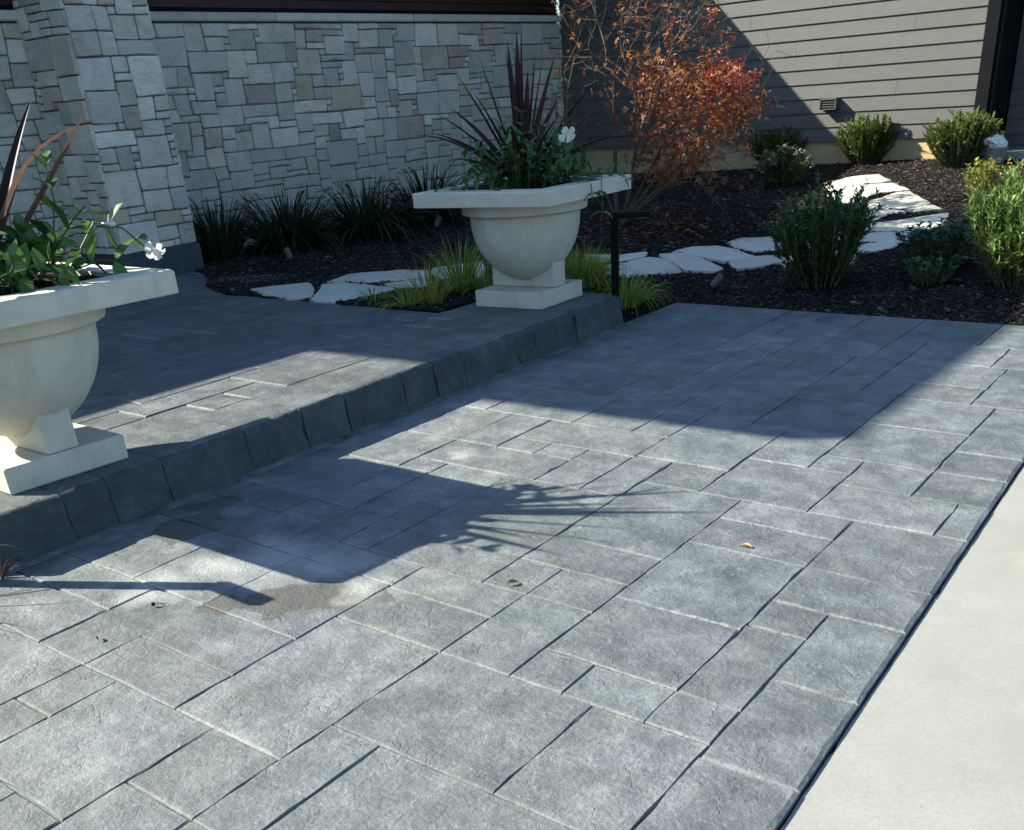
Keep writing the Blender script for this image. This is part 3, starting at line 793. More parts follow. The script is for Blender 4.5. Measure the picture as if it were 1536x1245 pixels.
# ------------------------------------------------------------------ stepping stones
path = empty("flagstone_path"); tag(path, kind='structure')
for poly in DATA['flags']:
    P_ = [np.array(p) for p in poly]
    cen = sum(P_) / len(P_)
    P_ = [cen + (p - cen) * 1.05 for p in P_]
    out = []
    for i, p in enumerate(P_):
        q = P_[(i + 1) % len(P_)]
        k = max(1, int(np.linalg.norm(q - p) / 0.12))
        for j in range(k):
            t = j / k
            out.append(p * (1 - t) + q * t + rng.normal(0, 0.006, 2))
    n = len(out)
    zz = [terr(p[0], p[1], False) for p in P_]
    A_ = np.array([[p[0] - cen[0], p[1] - cen[1], 1] for p in P_]); cf = np.linalg.lstsq(A_, np.array(zz), rcond=None)[0]
    zt = lambda p: cf[2] + cf[0] * (p[0] - cen[0]) + cf[1] * (p[1] - cen[1]) + 0.022
    ar = sum(out[i][0] * out[(i + 1) % n][1] - out[(i + 1) % n][0] * out[i][1] for i in range(n))
    if ar < 0: out = out[::-1]
    ins = [cen + (p - cen) * (1 - 0.022 / max(np.linalg.norm(p - cen), 0.1)) for p in out]
    mid = [cen + (p - cen) * 0.55 for p in out]
    v = [(p[0], p[1], zt(p) - 0.07) for p in out] + [(p[0], p[1], zt(p) - 0.012) for p in out] + [(p[0], p[1], zt(p) + rng.normal(0, 0.002)) for p in ins] + \
        [(p[0], p[1], zt(p) + 0.004 + rng.normal(0, 0.004)) for p in mid] + [(cen[0], cen[1], zt(cen) + 0.006)]
    f = []
    for k in range(n):
        q = (k + 1) % n
        for lv in range(3):
            f.append((lv * n + k, lv * n + q, (lv + 1) * n + q, (lv + 1) * n + k))
        f.append((3 * n + k, 3 * n + q, 4 * n))
    ob = mesh_obj("flagstone", v, f, M['flag'], path)
    auto_smooth(ob, 40)

# ------------------------------------------------------------------ stone wall and pillar
def field(s, z, k):
    return np.array([mnoise.noise((s * 3.1, z * 3.1, k)), 0.32 * mnoise.noise((s * 3.1, z * 3.1, k + 9.3))]) * 0.042

WS = [(5, 4), (4, 4), (6, 4), (4, 3), (5, 3), (3, 3), (6, 3), (4, 3), (5, 2), (4, 2), (3, 2), (6, 2), (3, 2), (4, 2), (2, 2), (5, 1), (4, 1), (3, 1), (6, 1), (2, 3), (3, 4)]
OLD_WS = [(6, 4), (5, 4), (4, 4), (5, 3), (4, 3), (3, 4), (6, 2), (5, 2), (4, 2), (3, 3), (3, 2), (2, 2), (3, 1), (4, 1), (5, 1), (2, 3), (4, 3), (3, 2), (4, 2), (5, 3)]
def stone_faces(orig, ux, uz, nrm, s0, s1, z0, z1, cell, seed, sizes, parent, limit, rim=(0, 0), keep=None, zk=0.74):
    """irregular ashlar stones standing proud of a face; nrm points out of the face"""
    rr = random.Random(seed)
    ns, nz = int(round((s1 - s0) / cell)), int(round((z1 - z0) / cell))
    nz = int(round((z1 - z0) / (cell * zk)))
    cx, cz = (s1 - s0) / ns, (z1 - z0) / nz
    occ = np.zeros((ns, nz), bool); cells = []
    for j in range(nz - 1, -1, -1):
        for i in range(ns):
            if occ[i, j]: continue
            for _ in range(30):
                si, sj = rr.choice(sizes)
                if i + si <= ns and j - sj + 1 >= 0 and not occ[i:i + si, j - sj + 1:j + 1].any(): break
            else:
                si = sj = 1
                while i + si < ns and si < 4 and not occ[i + si, j]: si += 1
            occ[i:i + si, j - sj + 1:j + 1] = True
            cells.append((i, i + si, j - sj + 1, j + 1))
    rest = MB(); cnt = 0
    for (i0, i1, j0, j1) in cells:
        x0, x1, y0, y1 = s0 + i0 * cx, s0 + i1 * cx, z0 + j0 * cz, z0 + j1 * cz
        g_ = 0.0052
        cs = []
        for (x, y, sx, sy) in ((x0, y0, 1, 1), (x1, y0, -1, 1), (x1, y1, -1, -1), (x0, y1, 1, -1)):
            d = field(x, y, seed)
            if (x <= s0 + 1e-6 or x >= s1 - 1e-6): d[0] = 0
            if (y <= z0 + 1e-6 or y >= z1 - 1e-6): d[1] = 0
            if x <= s0 + 1e-6 and rim[0]: sx = 0
            if x >= s1 - 1e-6 and rim[1]: sx = 0
            cs.append(np.array([x + d[0] + sx * g_, y + d[1] + sy * g_]))
        ring_ = []
        for k in range(4):
            p, q = cs[k], cs[(k + 1) % 4]
            L = np.linalg.norm(q - p); e = (q - p) / L; nn = np.array([-e[1], e[0]])
            c_ = min(0.012, L * 0.12)
            ring_.append(p + e * c_)
            if L > 0.3: ring_.append(p + (q - p) * 0.5 + nn * rr.uniform(-0.003, 0.006))
            ring_.append(q - e * c_)
        n = len(ring_)
        cen = sum(ring_) / n
        proud = rr.uniform(0.008, 0.032)
        inn = [cen + (p - cen) * (1 - min(0.011 / max(np.linalg.norm(p - cen), 0.02), 0.4)) for p in ring_]
        tx, ty = rr.gauss(0, 0.02), rr.gauss(0, 0.02)
        v = [orig + ux * p[0] + uz * p[1] - nrm * 0.01 for p in ring_]
        v += [orig + ux * p[0] + uz * p[1] + nrm * (proud - 0.007) for p in ring_]
        v += [orig + ux * p[0] + uz * p[1] + nrm * (proud + tx * (p[0] - cen[0]) + ty * (p[1] - cen[1]) + rr.gauss(0, 0.0015)) for p in inn]
        v += [orig + ux * cen[0] + uz * cen[1] + nrm * (proud + rr.uniform(-0.003, 0.010))]
        f = []
        for k in range(n):
            q = (k + 1) % n
            f += [(k, q, n + q, n + k), (n + k, n + q, 2 * n + q, 2 * n + k), (2 * n + k, 2 * n + q, 3 * n)]
        if np.dot(np.cross(ux, uz), nrm) < 0: f = [x[::-1] for x in f]
        if cnt < limit and (keep is None or keep(cen)):
            o3 = orig + ux * cen[0] + uz * cen[1]
            mesh_obj("stone", [p - o3 for p in v], f, pick_stone(), parent, loc=tuple(o3)); cnt += 1
        else:
            rest.add(v, f, 0)
    if rest.f:
        ob = rest.build("small_stones", STONES[1], parent); tag(ob, kind='stuff')
    return cnt

wall = MB()
wall.frame_box(WO, U, N, UP, -7.0, END - 0.012, 0.002, 0.30, -0.05, 2.402)
stone_wall = wall.build("stone_wall", M['mortar'])
tag(stone_wall, "grey rubble stone wall with pale coping behind the dark lily clumps", "stone wall")
nA = stone_faces(WO, U, UP, -N, -0.02, END, 0.2, 2.40, 0.0845, 21, WS, stone_wall, 268, keep=lambda c: c[1] > 0.42)
stone_faces(WO, U, UP, -N, -3.4, -0.80, 0.2, 2.40, 0.0845, 22, WS, stone_wall, 296 - nA, keep=lambda c: c[0] > -2.4)
s = -7.0
cap_ends = [-7.0, -5.2, -3.4, -1.6, 0.9, 3.0, 5.05, END + 0.05]
cap_ends = [-7.0, -5.2, -3.4, -1.6, 0.35, 2.16, 4.42, 6.05, END + 0.06]
for c0_, c1_ in zip(cap_ends[:-1], cap_ends[1:]):
    mb = MB(); mb.frame_box(WO, U, N, UP, c0_ + 0.004, c1_ - 0.004, -0.055, 0.28, 2.412, 2.492, 0.012)
    mb.build("cap_stone", M['cap'], stone_wall)

pil = MB()
PW, PD = 0.86, 0.75
pil.frame_box(PIL, U, N, UP, -PW + 0.012, -0.012, 0.012, PD + 0.1, 0.2, 3.3)
pillar = pil.build("stone_pillar", M['mortar'])
tag(pillar, "square stone pillar on a dark plinth in front of the wall", "pillar")
mb = MB(); mb.frame_box(PIL, U, N, UP, -PW - 0.03, 0.03, -0.03, PD - 0.005, 0.215, 0.47, 0.01); mb.build("plinth", M['plinth'], pillar)
PSZ = [(4, 4), (5, 4), (4, 3), (3, 3), (3, 2), (4, 2), (5, 2), (2, 3), (2, 2), (3, 1), (2, 1), (4, 5)]
stone_faces(PIL, U, UP, -N, -PW, 0.0, 0.475, 3.3, 0.086, 31, PSZ, pillar, 150, rim=(1, 1))
stone_faces(PIL - U * PW, N, UP, -U, 0.0, PD, 0.475, 3.3, 0.083, 32, PSZ, pillar, 150, rim=(1, 0))
stone_faces(PIL, N, UP, U, 0.0, PD, 0.475, 3.3, 0.083, 33, PSZ, pillar, 120, rim=(1, 0))

# ------------------------------------------------------------------ main building above the stone wall
main = empty("main_building", tuple(WO)); tag(main, "dark red brown timber clad building above the stone wall", "building")
def part_box(name, mat, parent, org, x0, x1, y0, y1, z0, z1, bev=0.0, ux=U, uy=N):
    mb = MB(); mb.frame_box(org - np.array(parent.location), ux, uy, UP, x0, x1, y0, y1, z0, z1, bev)
    return mb.build(name, mat, parent)
part_box("wall", M['wall_paint'], main, WO, -16.0, END - 0.02, 0.06, 6.0, 0.0, 3.61)
z = 2.535
while z < 2.88:
    for x0, x1 in ((-9.0, -3.1), (-3.1, 1.2), (1.2, 4.7), (4.7, END - 0.03)):
        part_box("board", M['wood'], main, WO, x0 + .002, x1 - .002, 0.028, 0.058, z, z + 0.082, 0.004)
    z += 0.087
part_box("flashing", M['trim'], main, WO, -9.0, END - 0.03, 0.02, 0.05, 2.495, 2.53)
# tall block and roofs: their eaves throw the long shadows over the beds and paving
h2 = 6.0
def eave_pt(p, h): return np.array([p[0], p[1], 0]) + np.array(sun_dir) * ((h - p[2]) / sun_dir.z)
P1 = eave_pt((1.655, 4.677, 0.0), h2); P1[2] = 0
P1 = P1 + U * 0.16
k = P1 - WO
s1_, n1_ = float(k @ U), float(k @ N)
pR = eave_pt(DATA['bedR'], h2); pL = eave_pt(DATA['bedL'], h2)
dl = (pL - pR) / np.linalg.norm(pL - pR)
# corner where the front edge meets the right edge
A_ = np.array([[U[0], -dl[0]], [U[1], -dl[1]]]); tt = np.linalg.solve(A_, (pR - P1)[:2])
Cn = P1 + U * tt[0]; s3_ = float((Cn - WO) @ U)
poly_u = [P1, Cn, Cn + dl * 8.5, P1 + N * 8.5]
mb = MB(); prism(mb, [tuple(np.array(q[:2]) - WO[:2]) for q in poly_u], h2 - 0.24, h2); mb.build("upper_roof", M['roof'], main)
part_box("upper_wall", M['wood'], main, WO, s1_ + 2.05, s3_ - 0.6, 0.062, 6.2, 3.62, h2 - 0.245)
n_le = float(np.mean([(eave_pt(q, 3.12) - WO) @ N for q in ((-1.673, 6.079, 0.22), (-2.201, 5.475, 0.22))]))
part_box("left_eave", M['roof'], main, WO, -16.4, s1_ + 2.03, n_le, 6.3, 2.96, 3.12)  # unseen eave, set low and deep to darken the pillar's left face
he = 3.60
q1 = eave_pt((3.339, 15.967, 2.443), he); q2 = eave_pt((4.636, 14.809, 0.88), he); q0 = eave_pt((3.396, 12.204, 0.42), he)
q1 = q1 + (q1 - q2) / np.linalg.norm(q1 - q2) * 2.2
q00 = WO + U * (s3_ - 0.49) + N * float((q0 - WO) @ N)
poly_e = [q00, q2, q1, WO + U * (END + 0.4) + N * 6.3, WO + U * (s3_ - 0.49) + N * 6.3]
mb = MB(); prism(mb, [tuple(np.array(q[:2]) - WO[:2]) for q in poly_e], 3.43, he); mb.build("right_eave", M['roof'], main)

# ------------------------------------------------------------------ grey wing with lap siding
wing = empty("grey_wing", tuple(E0)); tag(wing, "grey lap sided wing of the house behind the red maple", "house")
def wing_box(name, mat, x0, x1, y0, y1, z0, z1, bev=0.0):
    return part_box(name, mat, wing, E0, x0, x1, y0, y1, z0, z1, bev, SD, SN)
wing_box("foundation", M['found'], 0.0, SLEN - 0.02, 0.012, 0.25, -0.05, 0.757)
wing_box("wall", M['trim'], 0.0, SLEN - 0.02, 0.022, 4.0, 0.757, 3.4)
EXP = 0.1642
breaks = {0: [3.2], 1: [2.3, 5.0], 2: [1.6, 4.0], 3: [3.3, 5.1], 4: [2.75], 5: [1.4, 4.35], 6: [3.75], 7: [2.1, 5.25], 8: [3.1], 9: [1.5, 4.2]}
for r_ in range(16):
    z0 = 0.750 + r_ * EXP
    bs = [0.0] + breaks.get(r_ % 10, [3.0]) + [SLEN - 0.145]
    for x0, x1 in zip(bs[:-1], bs[1:]):
        mb = MB()
        x0_, x1_ = x0 + 0.0015, x1 - 0.0015
        v = []
        for x in (x0_, x1_):
            for (y, zz) in ((-0.024, z0), (-0.006, z0 + EXP + 0.012), (0.020, z0 + EXP + 0.012), (0.020, z0)):
                v.append(SD * x + SN * y + UP * zz)
        mb.add(v, [(0, 4, 5, 1), (1, 5, 6, 2), (3, 2, 6, 7), (0, 3, 7, 4), (0, 1, 2, 3), (4, 7, 6, 5)])
        mb.build("siding_board", M['siding'], wing)
wing_box("corner_trim", M['trim'], SLEN - 0.142, SLEN + 0.004, -0.034, 0.12, 0.62, 3.4, 0.003)
wing_box("side_trim", M['trim'], SLEN + 0.006, SLEN + 0.05, -0.01, 0.13, 0.62, 3.4, 0.003)
# recessed bay to the right of the corner
wing_box("bay_wall", M['trim'], SLEN - 0.02, SLEN + 4.5, 0.86, 4.0, 0.0, 3.4)
for r_ in range(16):
    z0 = 0.750 + r_ * EXP - 0.2
    mb = MB(); v = []
    for x in (SLEN + 0.0, SLEN + 4.4):
        for (y, zz) in ((0.80, z0), (0.822, z0 + EXP + 0.012), (0.858, z0 + EXP + 0.012), (0.858, z0)):
            v.append(SD * x + SN * y + UP * zz)
    mb.add(v, [(0, 4, 5, 1), (1, 5, 6, 2), (3, 2, 6, 7), (0, 3, 7, 4), (0, 1, 2, 3), (4, 7, 6, 5)])
    mb.build("siding_board", M['siding'], wing)
wing_box("roof", M['roof'], -0.2, SLEN + 4.7, -0.40, 4.4, 3.402, 3.62)
# entry slab by the corner
es = MB(); es.frame_box(E0, SD, SN, UP, SLEN + 0.16, SLEN + 4.4, -0.12, 0.78, -0.05, 0.575, 0.01)
es.frame_box(E0, SD, SN, UP, SLEN + 0.95, SLEN + 4.4, -0.42, -0.125, -0.05, 0.57, 0.01)
es = es.build("entry_walk", M['concrete']); tag(es, kind='structure')
# little vent box
vb = E0 + SD * 4.285 + UP * 1.165
vent = empty("wall_vent", tuple(vb), math.atan2(SD[1], SD[0])); tag(vent, "small dark hooded vent box on the sunlit grey siding", "vent")
mb = MB(); mb.box(-0.11, 0.11, 0.0, 0.02, -0.075, 0.075, 0.003); mb.box(-0.11, 0.11, -0.11, -0.002, 0.055, 0.075, 0.003); mb.box(-0.11, -0.095, -0.11, -0.002, -0.05, 0.053); mb.box(0.095, 0.11, -0.11, -0.002, -0.05, 0.053)
ofs = -0.026
hood = mb.build("hood", M['vent'], vent); hood.location = (0, ofs, 0)
for i in range(4):
    mb = MB(); mb.frame_box((0, -0.095, -0.045 + i * 0.027), (1, 0, 0), (0, math.cos(0.6), math.sin(0.6)), (0, -math.sin(0.6), math.cos(0.6)), -0.093, 0.093, -0.012, 0.018, -0.002, 0.002)
    sl = mb.build("slat", M['vent'], vent); sl.location = (0, ofs, 0)

# ------------------------------------------------------------------ urns
def make_urn(loc, az, label):
    root = empty("planter_urn", loc, -az)   # local +y runs along the step, +x faces the steps
    tag(root, label, "planter", "cast stone planter urns on the step")
    mb = MB(); mb.box(-0.2855, 0.2855, -0.2855, 0.2855, 0.0, 0.112, 0.006); mb.build("base", M['cast'], root)
    mb = MB(); mb.box(-0.27, 0.27, -0.075, 0.075, 0.113, 0.33, 0.005); mb.build("foot", M['cast'], root)
    pr = []
    for k in range(0, 19):
        t = math.pi / 2 * (1 - k / 18)
        pr.append((max(0.392 * math.cos(t) ** 1.05, 0.001), 0.585 - 0.435 * math.sin(t)))
    pr += [(0.398, 0.600), (0.408, 0.607), (0.432, 0.610), (0.443, 0.616), (0.446, 0.626), (0.446, 0.6875)]
    mb = MB(); mb.lathe(pr, 64); bowl = mb.build("bowl", M['cast'], root); auto_smooth(bowl, 40)
    mb = MB()
    q, h, z0, z1, b = 0.5545, 0.40, 0.688, 0.784, 0.008
    for (x0, x1, y0, y1) in ((-q, q, -q, -h), (-q, q, h, q), (-q, -h, -h, h), (h, q, -h, h)):
        pass
    sq = lambda s, z: [(-s, -s, z), (s, -s, z), (s, s, z), (-s, s, z)]
    v = sq(h, z0) + sq(q - b * .5, z0) + sq(q, z0 + b * .5) + sq(q, z1 - b) + sq(q - b, z1) + sq(h, z1) + sq(h, z1 - 0.05)
    f = []
    for lv in range(6):
        for k in range(4):
            f.append((lv * 4 + k, lv * 4 + (k + 1) % 4, (lv + 1) * 4 + (k + 1) % 4, (lv + 1) * 4 + k))
    mb.add(v, f); mb.add(sq(h, z0 + 0.001), [(3, 2, 1, 0)])
    mb.build("slab", M['cast'], root)
    mb = MB(); n = 14; v = []; f = []
    for i in range(n + 1):
        for j in range(n + 1):
            x, y = -0.40 + 0.8 * i / n, -0.40 + 0.8 * j / n
            v.append((x, y, 0.765 + rng.normal(0, 0.006)))
    for i in range(n):
        for j in range(n):
            f.append((i * (n + 1) + j, (i + 1) * (n + 1) + j, (i + 1) * (n + 1) + j + 1, i * (n + 1) + j + 1))
    mb.add(v, f); mb.build("soil", M['soil'], root, True)
    return root
FAR = (0.348, 7.945, ZS + 0.001); FAZ = 0.631
NEAR = (-2.077, 4.631, ZS + 0.001); NAZ = 0.721
make_urn(FAR, FAZ, "smaller looking white stone urn standing at the far end of the step")
make_urn(NEAR, NAZ, "big white stone urn cut off by the left edge, on the near step")

# ------------------------------------------------------------------ plant builders
def blade_geo(base, d0, length, width, droop, nseg=7, fold=0.25, twist=0.0, wprof=None):
    """curved strap leaf as a V-folded strip; returns verts, faces"""
    p = Vector(base); d = Vector(d0).normalized()
    side = d.cross(Vector((0, 0, 1)))
    side = side.normalized() if side.length > 1e-3 else Vector((1, 0, 0))
    side = Matrix.Rotation(twist, 3, d) @ side
    v, f = [], []
    st = length / nseg
    for i in range(nseg + 1):
        t = i / nseg
        w = width * (wprof(t) if wprof else (min(1, 0.55 + 1.6 * t) * (1 - t ** 2.2)))
        nrm = side.cross(d).normalized()
        if i == nseg:
            v.append(p.copy())
        else:
            v += [p - side * w / 2 + nrm * fold * w, p.copy(), p + side * w / 2 + nrm * fold * w]
        d = (d + Vector((0, 0, -droop * st * (0.3 + 1.4 * t)))).normalized()
        p = p + d * st
    for i in range(nseg):
        a = i * 3
        if i < nseg - 1:
            f += [(a, a + 1, a + 4, a + 3), (a + 1, a + 2, a + 5, a + 4)]
        else:
            f += [(a, a + 1, a + 3), (a + 1, a + 2, a + 3)]
    return v, f

def leaf_geo(base, d, up, L, W, bend=0.25, fold=0.18):
    base = Vector(base); d = Vector(d).normalized(); up = Vector(up)
    s = d.cross(up)
    s = s.normalized() if s.length > 1e-3 else d.orthogonal().normalized()
    n = s.cross(d).normalized()
    rows = [(0.0, 0.06), (0.28, 0.42), (0.55, 0.5), (0.8, 0.3)]
    v, f = [], []
    for t, w in rows:
        c = base + d * L * t - n * bend * L * t * t
        v += [c - s * W * w + n * fold * W * w * 2, c, c + s * W * w + n * fold * W * w * 2]
    v.append(base + d * L - n * bend * L)
    for i in range(3):
        a = i * 3
        f += [(a, a + 1, a + 4, a + 3), (a + 1, a + 2, a + 5, a + 4)]
    f += [(9, 10, 12), (10, 11, 12)]
    return v, f

def leaf4(base, d, up, L, W, bend=0.2):
    """cheap folded leaf, four triangles"""
    base = Vector(base); d = Vector(d).normalized(); s = d.cross(Vector(up))
    s = s.normalized() if s.length > 1e-3 else d.orthogonal().normalized()
    n = s.cross(d).normalized()
    m_ = base + d * L * 0.5 - n * bend * L * 0.2
    return [base, m_ - s * W / 2 + n * W * .15, m_, m_ + s * W / 2 + n * W * .15, base + d * L - n * bend * L], [(0, 2, 1), (0, 3, 2), (1, 2, 4), (2, 3, 4)]

def rdir(zmin=-0.2, zmax=1.0):
    z = random.uniform(zmin, zmax); a = random.uniform(0, 2 * math.pi); r = math.sqrt(max(0, 1 - z * z))
    return Vector((r * math.cos(a), r * math.sin(a), z))

def grass_clump(name, loc, h, w, n, mat, label, group=None, cat="ornamental grass", bw=0.012, droop=2.2, lean=0.55, dirs=None, spread=0.25, stalks=0):
    root = empty(name, loc); tag(root, label, cat, group)
    mb = MB()
    for _ in range(n):
        a = random.uniform(0, 2 * math.pi) if dirs is None else random.gauss(*dirs)
        r0 = w * spread * math.sqrt(random.random())
        ln = random.uniform(0.05, lean)
        d = Vector((math.cos(a) * ln, math.sin(a) * ln, 1))
        L = h * random.uniform(0.7, 1.25) * (1 + 0.35 * ln)
        v, f = blade_geo((r0 * math.cos(a), r0 * math.sin(a), -0.02), d, L, bw * random.uniform(0.7, 1.2), droop * random.uniform(0.5, 1.3) / h * 0.55, 6, 0.2, random.uniform(-.6, .6))
        mb.add(v, f)
    ob = mb.build("blades", mat, root); tag(ob, kind='stuff')
    if stalks:
        mb = MB()
        for _ in range(stalks):
            a = random.uniform(0, 2 * math.pi); ln = random.uniform(0.1, 0.5)
            p = Vector((0, 0, 0)); d = Vector((math.cos(a) * ln, math.sin(a) * ln, 1)).normalized(); pp = [p.copy()]
            for i in range(5):
                p = p + d * h * 0.24; d = (d + Vector((math.cos(a) * .12, math.sin(a) * .12, -0.10))).normalized(); pp.append(p.copy())
            mb.tube(pp, [0.004] * 5 + [0.007], 4)
        mb.build("stalks", mat, root)
    return root

def shrub(name, loc, h, rx, ry, label, cat, leaf_mat, stem_mat, nstem=40, lL=0.05, lW=0.02, gap=0.022, up=0.5, group=None, branch=3, whorl=2, top=0.0, lbend=.2, full=False, pod=None):
    """upright stems with leaves set along them and their side shoots"""
    root = empty(name, loc); tag(root, label, cat, group)
    st, lf = MB(), MB()
    def leafing(p0, p1, dens):
        d = (p1 - p0); L = d.length; d.normalize()
        k = max(1, int(L / gap * dens))
        for i in range(k):
            t = (i + random.random()) / k
            p = p0.lerp(p1, t)
            for _ in range(whorl):
                r = rdir(-0.3, 0.6); dd = (r + d * up * 1.4).normalized()
                s = random.uniform(0.65, 1.2)
                fn = leaf_geo if full else leaf4
                lf.add(*fn(p, dd, Vector((0, 0, 1)) if abs(dd.z) < .9 else Vector((1, 0, 0)), lL * s, lW * s, lbend))
    for _ in range(nstem):
        a = random.uniform(0, 2 * math.pi); q = math.sqrt(random.random())
        hh = h * (0.55 + 0.45 * math.sqrt(max(0, 1 - q * q * 0.9))) * random.uniform(0.78, 1.06)
        tip = Vector((math.cos(a) * q * rx, math.sin(a) * q * ry, hh))
        b0 = Vector((math.cos(a) * q * rx * .35, math.sin(a) * q * ry * .35, -0.02))
        midp = b0.lerp(tip, 0.5) + Vector((math.cos(a) * rx * .1, math.sin(a) * ry * .1, 0.02))
        pp = [b0, midp, tip]
        st.tube(pp, [0.006, 0.004, 0.002], 4, cap=False)
        leafing(b0.lerp(midp, .12), midp, 0.85); leafing(midp, tip, 1.25)
        for _ in range(branch):
            t = random.uniform(0.12, 0.95)
            p0 = b0.lerp(midp, t * 2) if t < .5 else midp.lerp(tip, t * 2 - 1)
            r = rdir(0.1, 0.8); p1 = p0 + Vector((r.x, r.y, abs(r.z) * 1.0 + 0.2)) * h * random.uniform(0.12, 0.26)
            st.tube([p0, p1], [0.003, 0.0015], 3, cap=False)
            leafing(p0, p1, 1.1)
    o1 = st.build("stems", stem_mat, root)
    o2 = lf.build("leaves", leaf_mat, root); tag(o2, kind='stuff')
    return root

# ------------------------------------------------------------------ plants in the urns
def flower_geo(mb, c, axis, r):
    """five broad petals and a short throat"""
    ax = Vector(axis).normalized(); a = ax.orthogonal().normalized(); b = ax.cross(a)
    for k in range(5):
        t = 2 * math.pi * k / 5 + random.uniform(0.15, 0.45)
        d = a * math.cos(t) + b * math.sin(t); s = ax.cross(d); c0 = Vector(c); q = r * random.uniform(.85, 1.12)
        dr = random.uniform(.1, .38)
        v = [c0 - ax * r * .55, c0 + d * q * .5 - s * q * .36 + ax * r * random.uniform(.0, .12), c0 + d * q * .55 + ax * r * .02, c0 + d * q * .5 + s * q * .40 + ax * r * random.uniform(.0, .12),
             c0 + d * q * .95 - s * q * .34 - ax * r * dr, c0 + d * q * 1.08 - ax * r * dr * .7, c0 + d * q * .92 + s * q * .46 - ax * r * dr * .5]
        mb.add(v, [(0, 2, 1), (0, 3, 2), (1, 2, 5, 4), (2, 3, 6, 5)])
    ax_b = Vector(c) - ax * r * .5
    mb.tube([ax_b - ax * r * 1.1, ax_b - ax * r * .3, ax_b], [r * .06, r * .10, r * .16], 6)

def spiky_plant(loc, label, blades, group=None):
    root = empty("cordyline", loc); tag(root, label, "spiky plant", "dark spiky plants in the urns")
    for (az, lean, L, W, droop, pink) in blades:
        d = Vector((math.sin(az) * lean, math.cos(az) * lean, 1))
        v, f = blade_geo((math.sin(az) * .02, math.cos(az) * .02, 0), d, L, W, droop, 9, 0.28, random.uniform(-.5, .5), lambda t: min(1, 0.5 + 2.0 * t) * (1 - t ** 2.6))
        ob = mesh_obj("blade", v, f, M['spike_pink'] if pink else M['spike'], root, True)
    return root

def rand_blades(n, seed):
    r = random.Random(seed); out = []
    for i in range(n):
        lean = r.choice([0.05, 0.1, 0.2, 0.45, 0.8, 1.2, 1.6]) * r.uniform(.8, 1.2)
        L = r.uniform(0.85, 1.12) if lean < .3 else r.uniform(0.6, 0.9)
        out.append((r.uniform(0, 2 * math.pi), lean, L, r.uniform(0.035, 0.052), 0.15 if lean < .3 else r.uniform(0.4, 1.3), False))
    return out

def vine_plant(loc, az, label, nst, lL, seed, extra_flowers, parts_dir=None, rad=0.34, hgt=0.42, ntrail=7):
    """bushy flowering vine filling the urn: stems, single leaves, flowers, trailing runners"""
    random.seed(seed)
    root = empty("mandevilla", loc, -az); tag(root, label, "flowering vine", "white flowering vines in the urns")
    st = MB(); protos = []
    for k in range(5):
        v, f = leaf_geo((0, 0, 0), (0, 1, 0), (0, 0, 1), 1.0, random.uniform(0.42, 0.55), random.uniform(0.1, 0.4), random.uniform(.1, .3))
        me = bpy.data.meshes.new("leaf"); me.from_pydata([tuple(q) for q in v], [], f); me.materials.append(M['mandev_o'])
        me.polygons.foreach_set("use_smooth", np.ones(len(me.polygons), bool)); protos.append(me)
    rest = MB(); cnt = 0
    def put(p, d, L):
        nonlocal cnt
        d = Vector(d).normalized()
        if cnt < 295:
            ob = bpy.data.objects.new("leaf", random.choice(protos)); col.objects.link(ob); ob.parent = root
            upv = Vector((random.gauss(0, .35), random.gauss(0, .35), 1))
            x = d.cross(upv).normalized(); z = x.cross(d)
            mm = Matrix((x, d, z)).transposed().to_4x4(); mm = Matrix.Translation(p) @ mm @ Matrix.Scale(L, 4)
            ob.matrix_local = mm; cnt += 1
        else:
            rest.add(*leaf_geo(p, d, (0, 0, 1), L, L * .48))
    def run(pp, dens, s0=1.0):
        for a_, b_ in zip(pp[:-1], pp[1:]):
            k = max(1, int((b_ - a_).length / 0.055 * dens))
            for i in range(k):
                p = a_.lerp(b_, (i + .5) / k); d = (b_ - a_).normalized(); o_ = d.orthogonal().normalized(); o_.rotate(Matrix.Rotation(random.uniform(0, 6.28), 3, d))
                for sgn in (1, -1):
                    put(p, o_ * sgn + d * .5 + Vector((0, 0, .25)), lL * random.uniform(.6, 1.15) * s0)
    order = []
    for i in range(nst):
        a = random.uniform(0, 2 * math.pi); q = math.sqrt(random.random())
        p0 = Vector((math.cos(a) * q * rad * .7, math.sin(a) * q * rad * .7, 0))
        hh = hgt * (1 - 0.55 * q * q) * random.uniform(.5, 1.1)
        p1 = p0 + Vector((math.cos(a) * .05, math.sin(a) * .05, hh * .5)); p2 = p1 + Vector((math.cos(a) * rad * .35 * q, math.sin(a) * rad * .35 * q, hh * .5))
        order.append([p0, p1, p2])
    trail = []
    for i in range(ntrail):
        a = random.uniform(0, 2 * math.pi)
        e = Vector((math.cos(a), math.sin(a), 0))
        trail.append([e * .30 + Vector((0, 0, .03)), e * .42 + Vector((0, 0, .05)), e * random.uniform(.5, .60) + Vector((0, 0, .035))])
    for pp in trail: st.tube(pp, .0035, 4); run(pp, .8, .8)
    for pp in (parts_dir or []):
        pp = [Vector(q) for q in pp]; st.tube(pp, .0035, 4); run(pp, .75, .9)
    for pp in order: st.tube(pp, [.005, .004, .002], 4); run(pp, 1.0)
    tag(st.build("stems", M['stem'], root), kind='stuff')
    if rest.f:
        ob = rest.build("small_leaves", M['mandev'], root); tag(ob, kind='stuff')
    for (c, ax, r) in extra_flowers:
        mb = MB(); flower_geo(mb, c, ax, r); mb.build("flower", M['petal'], root, True)
    return root

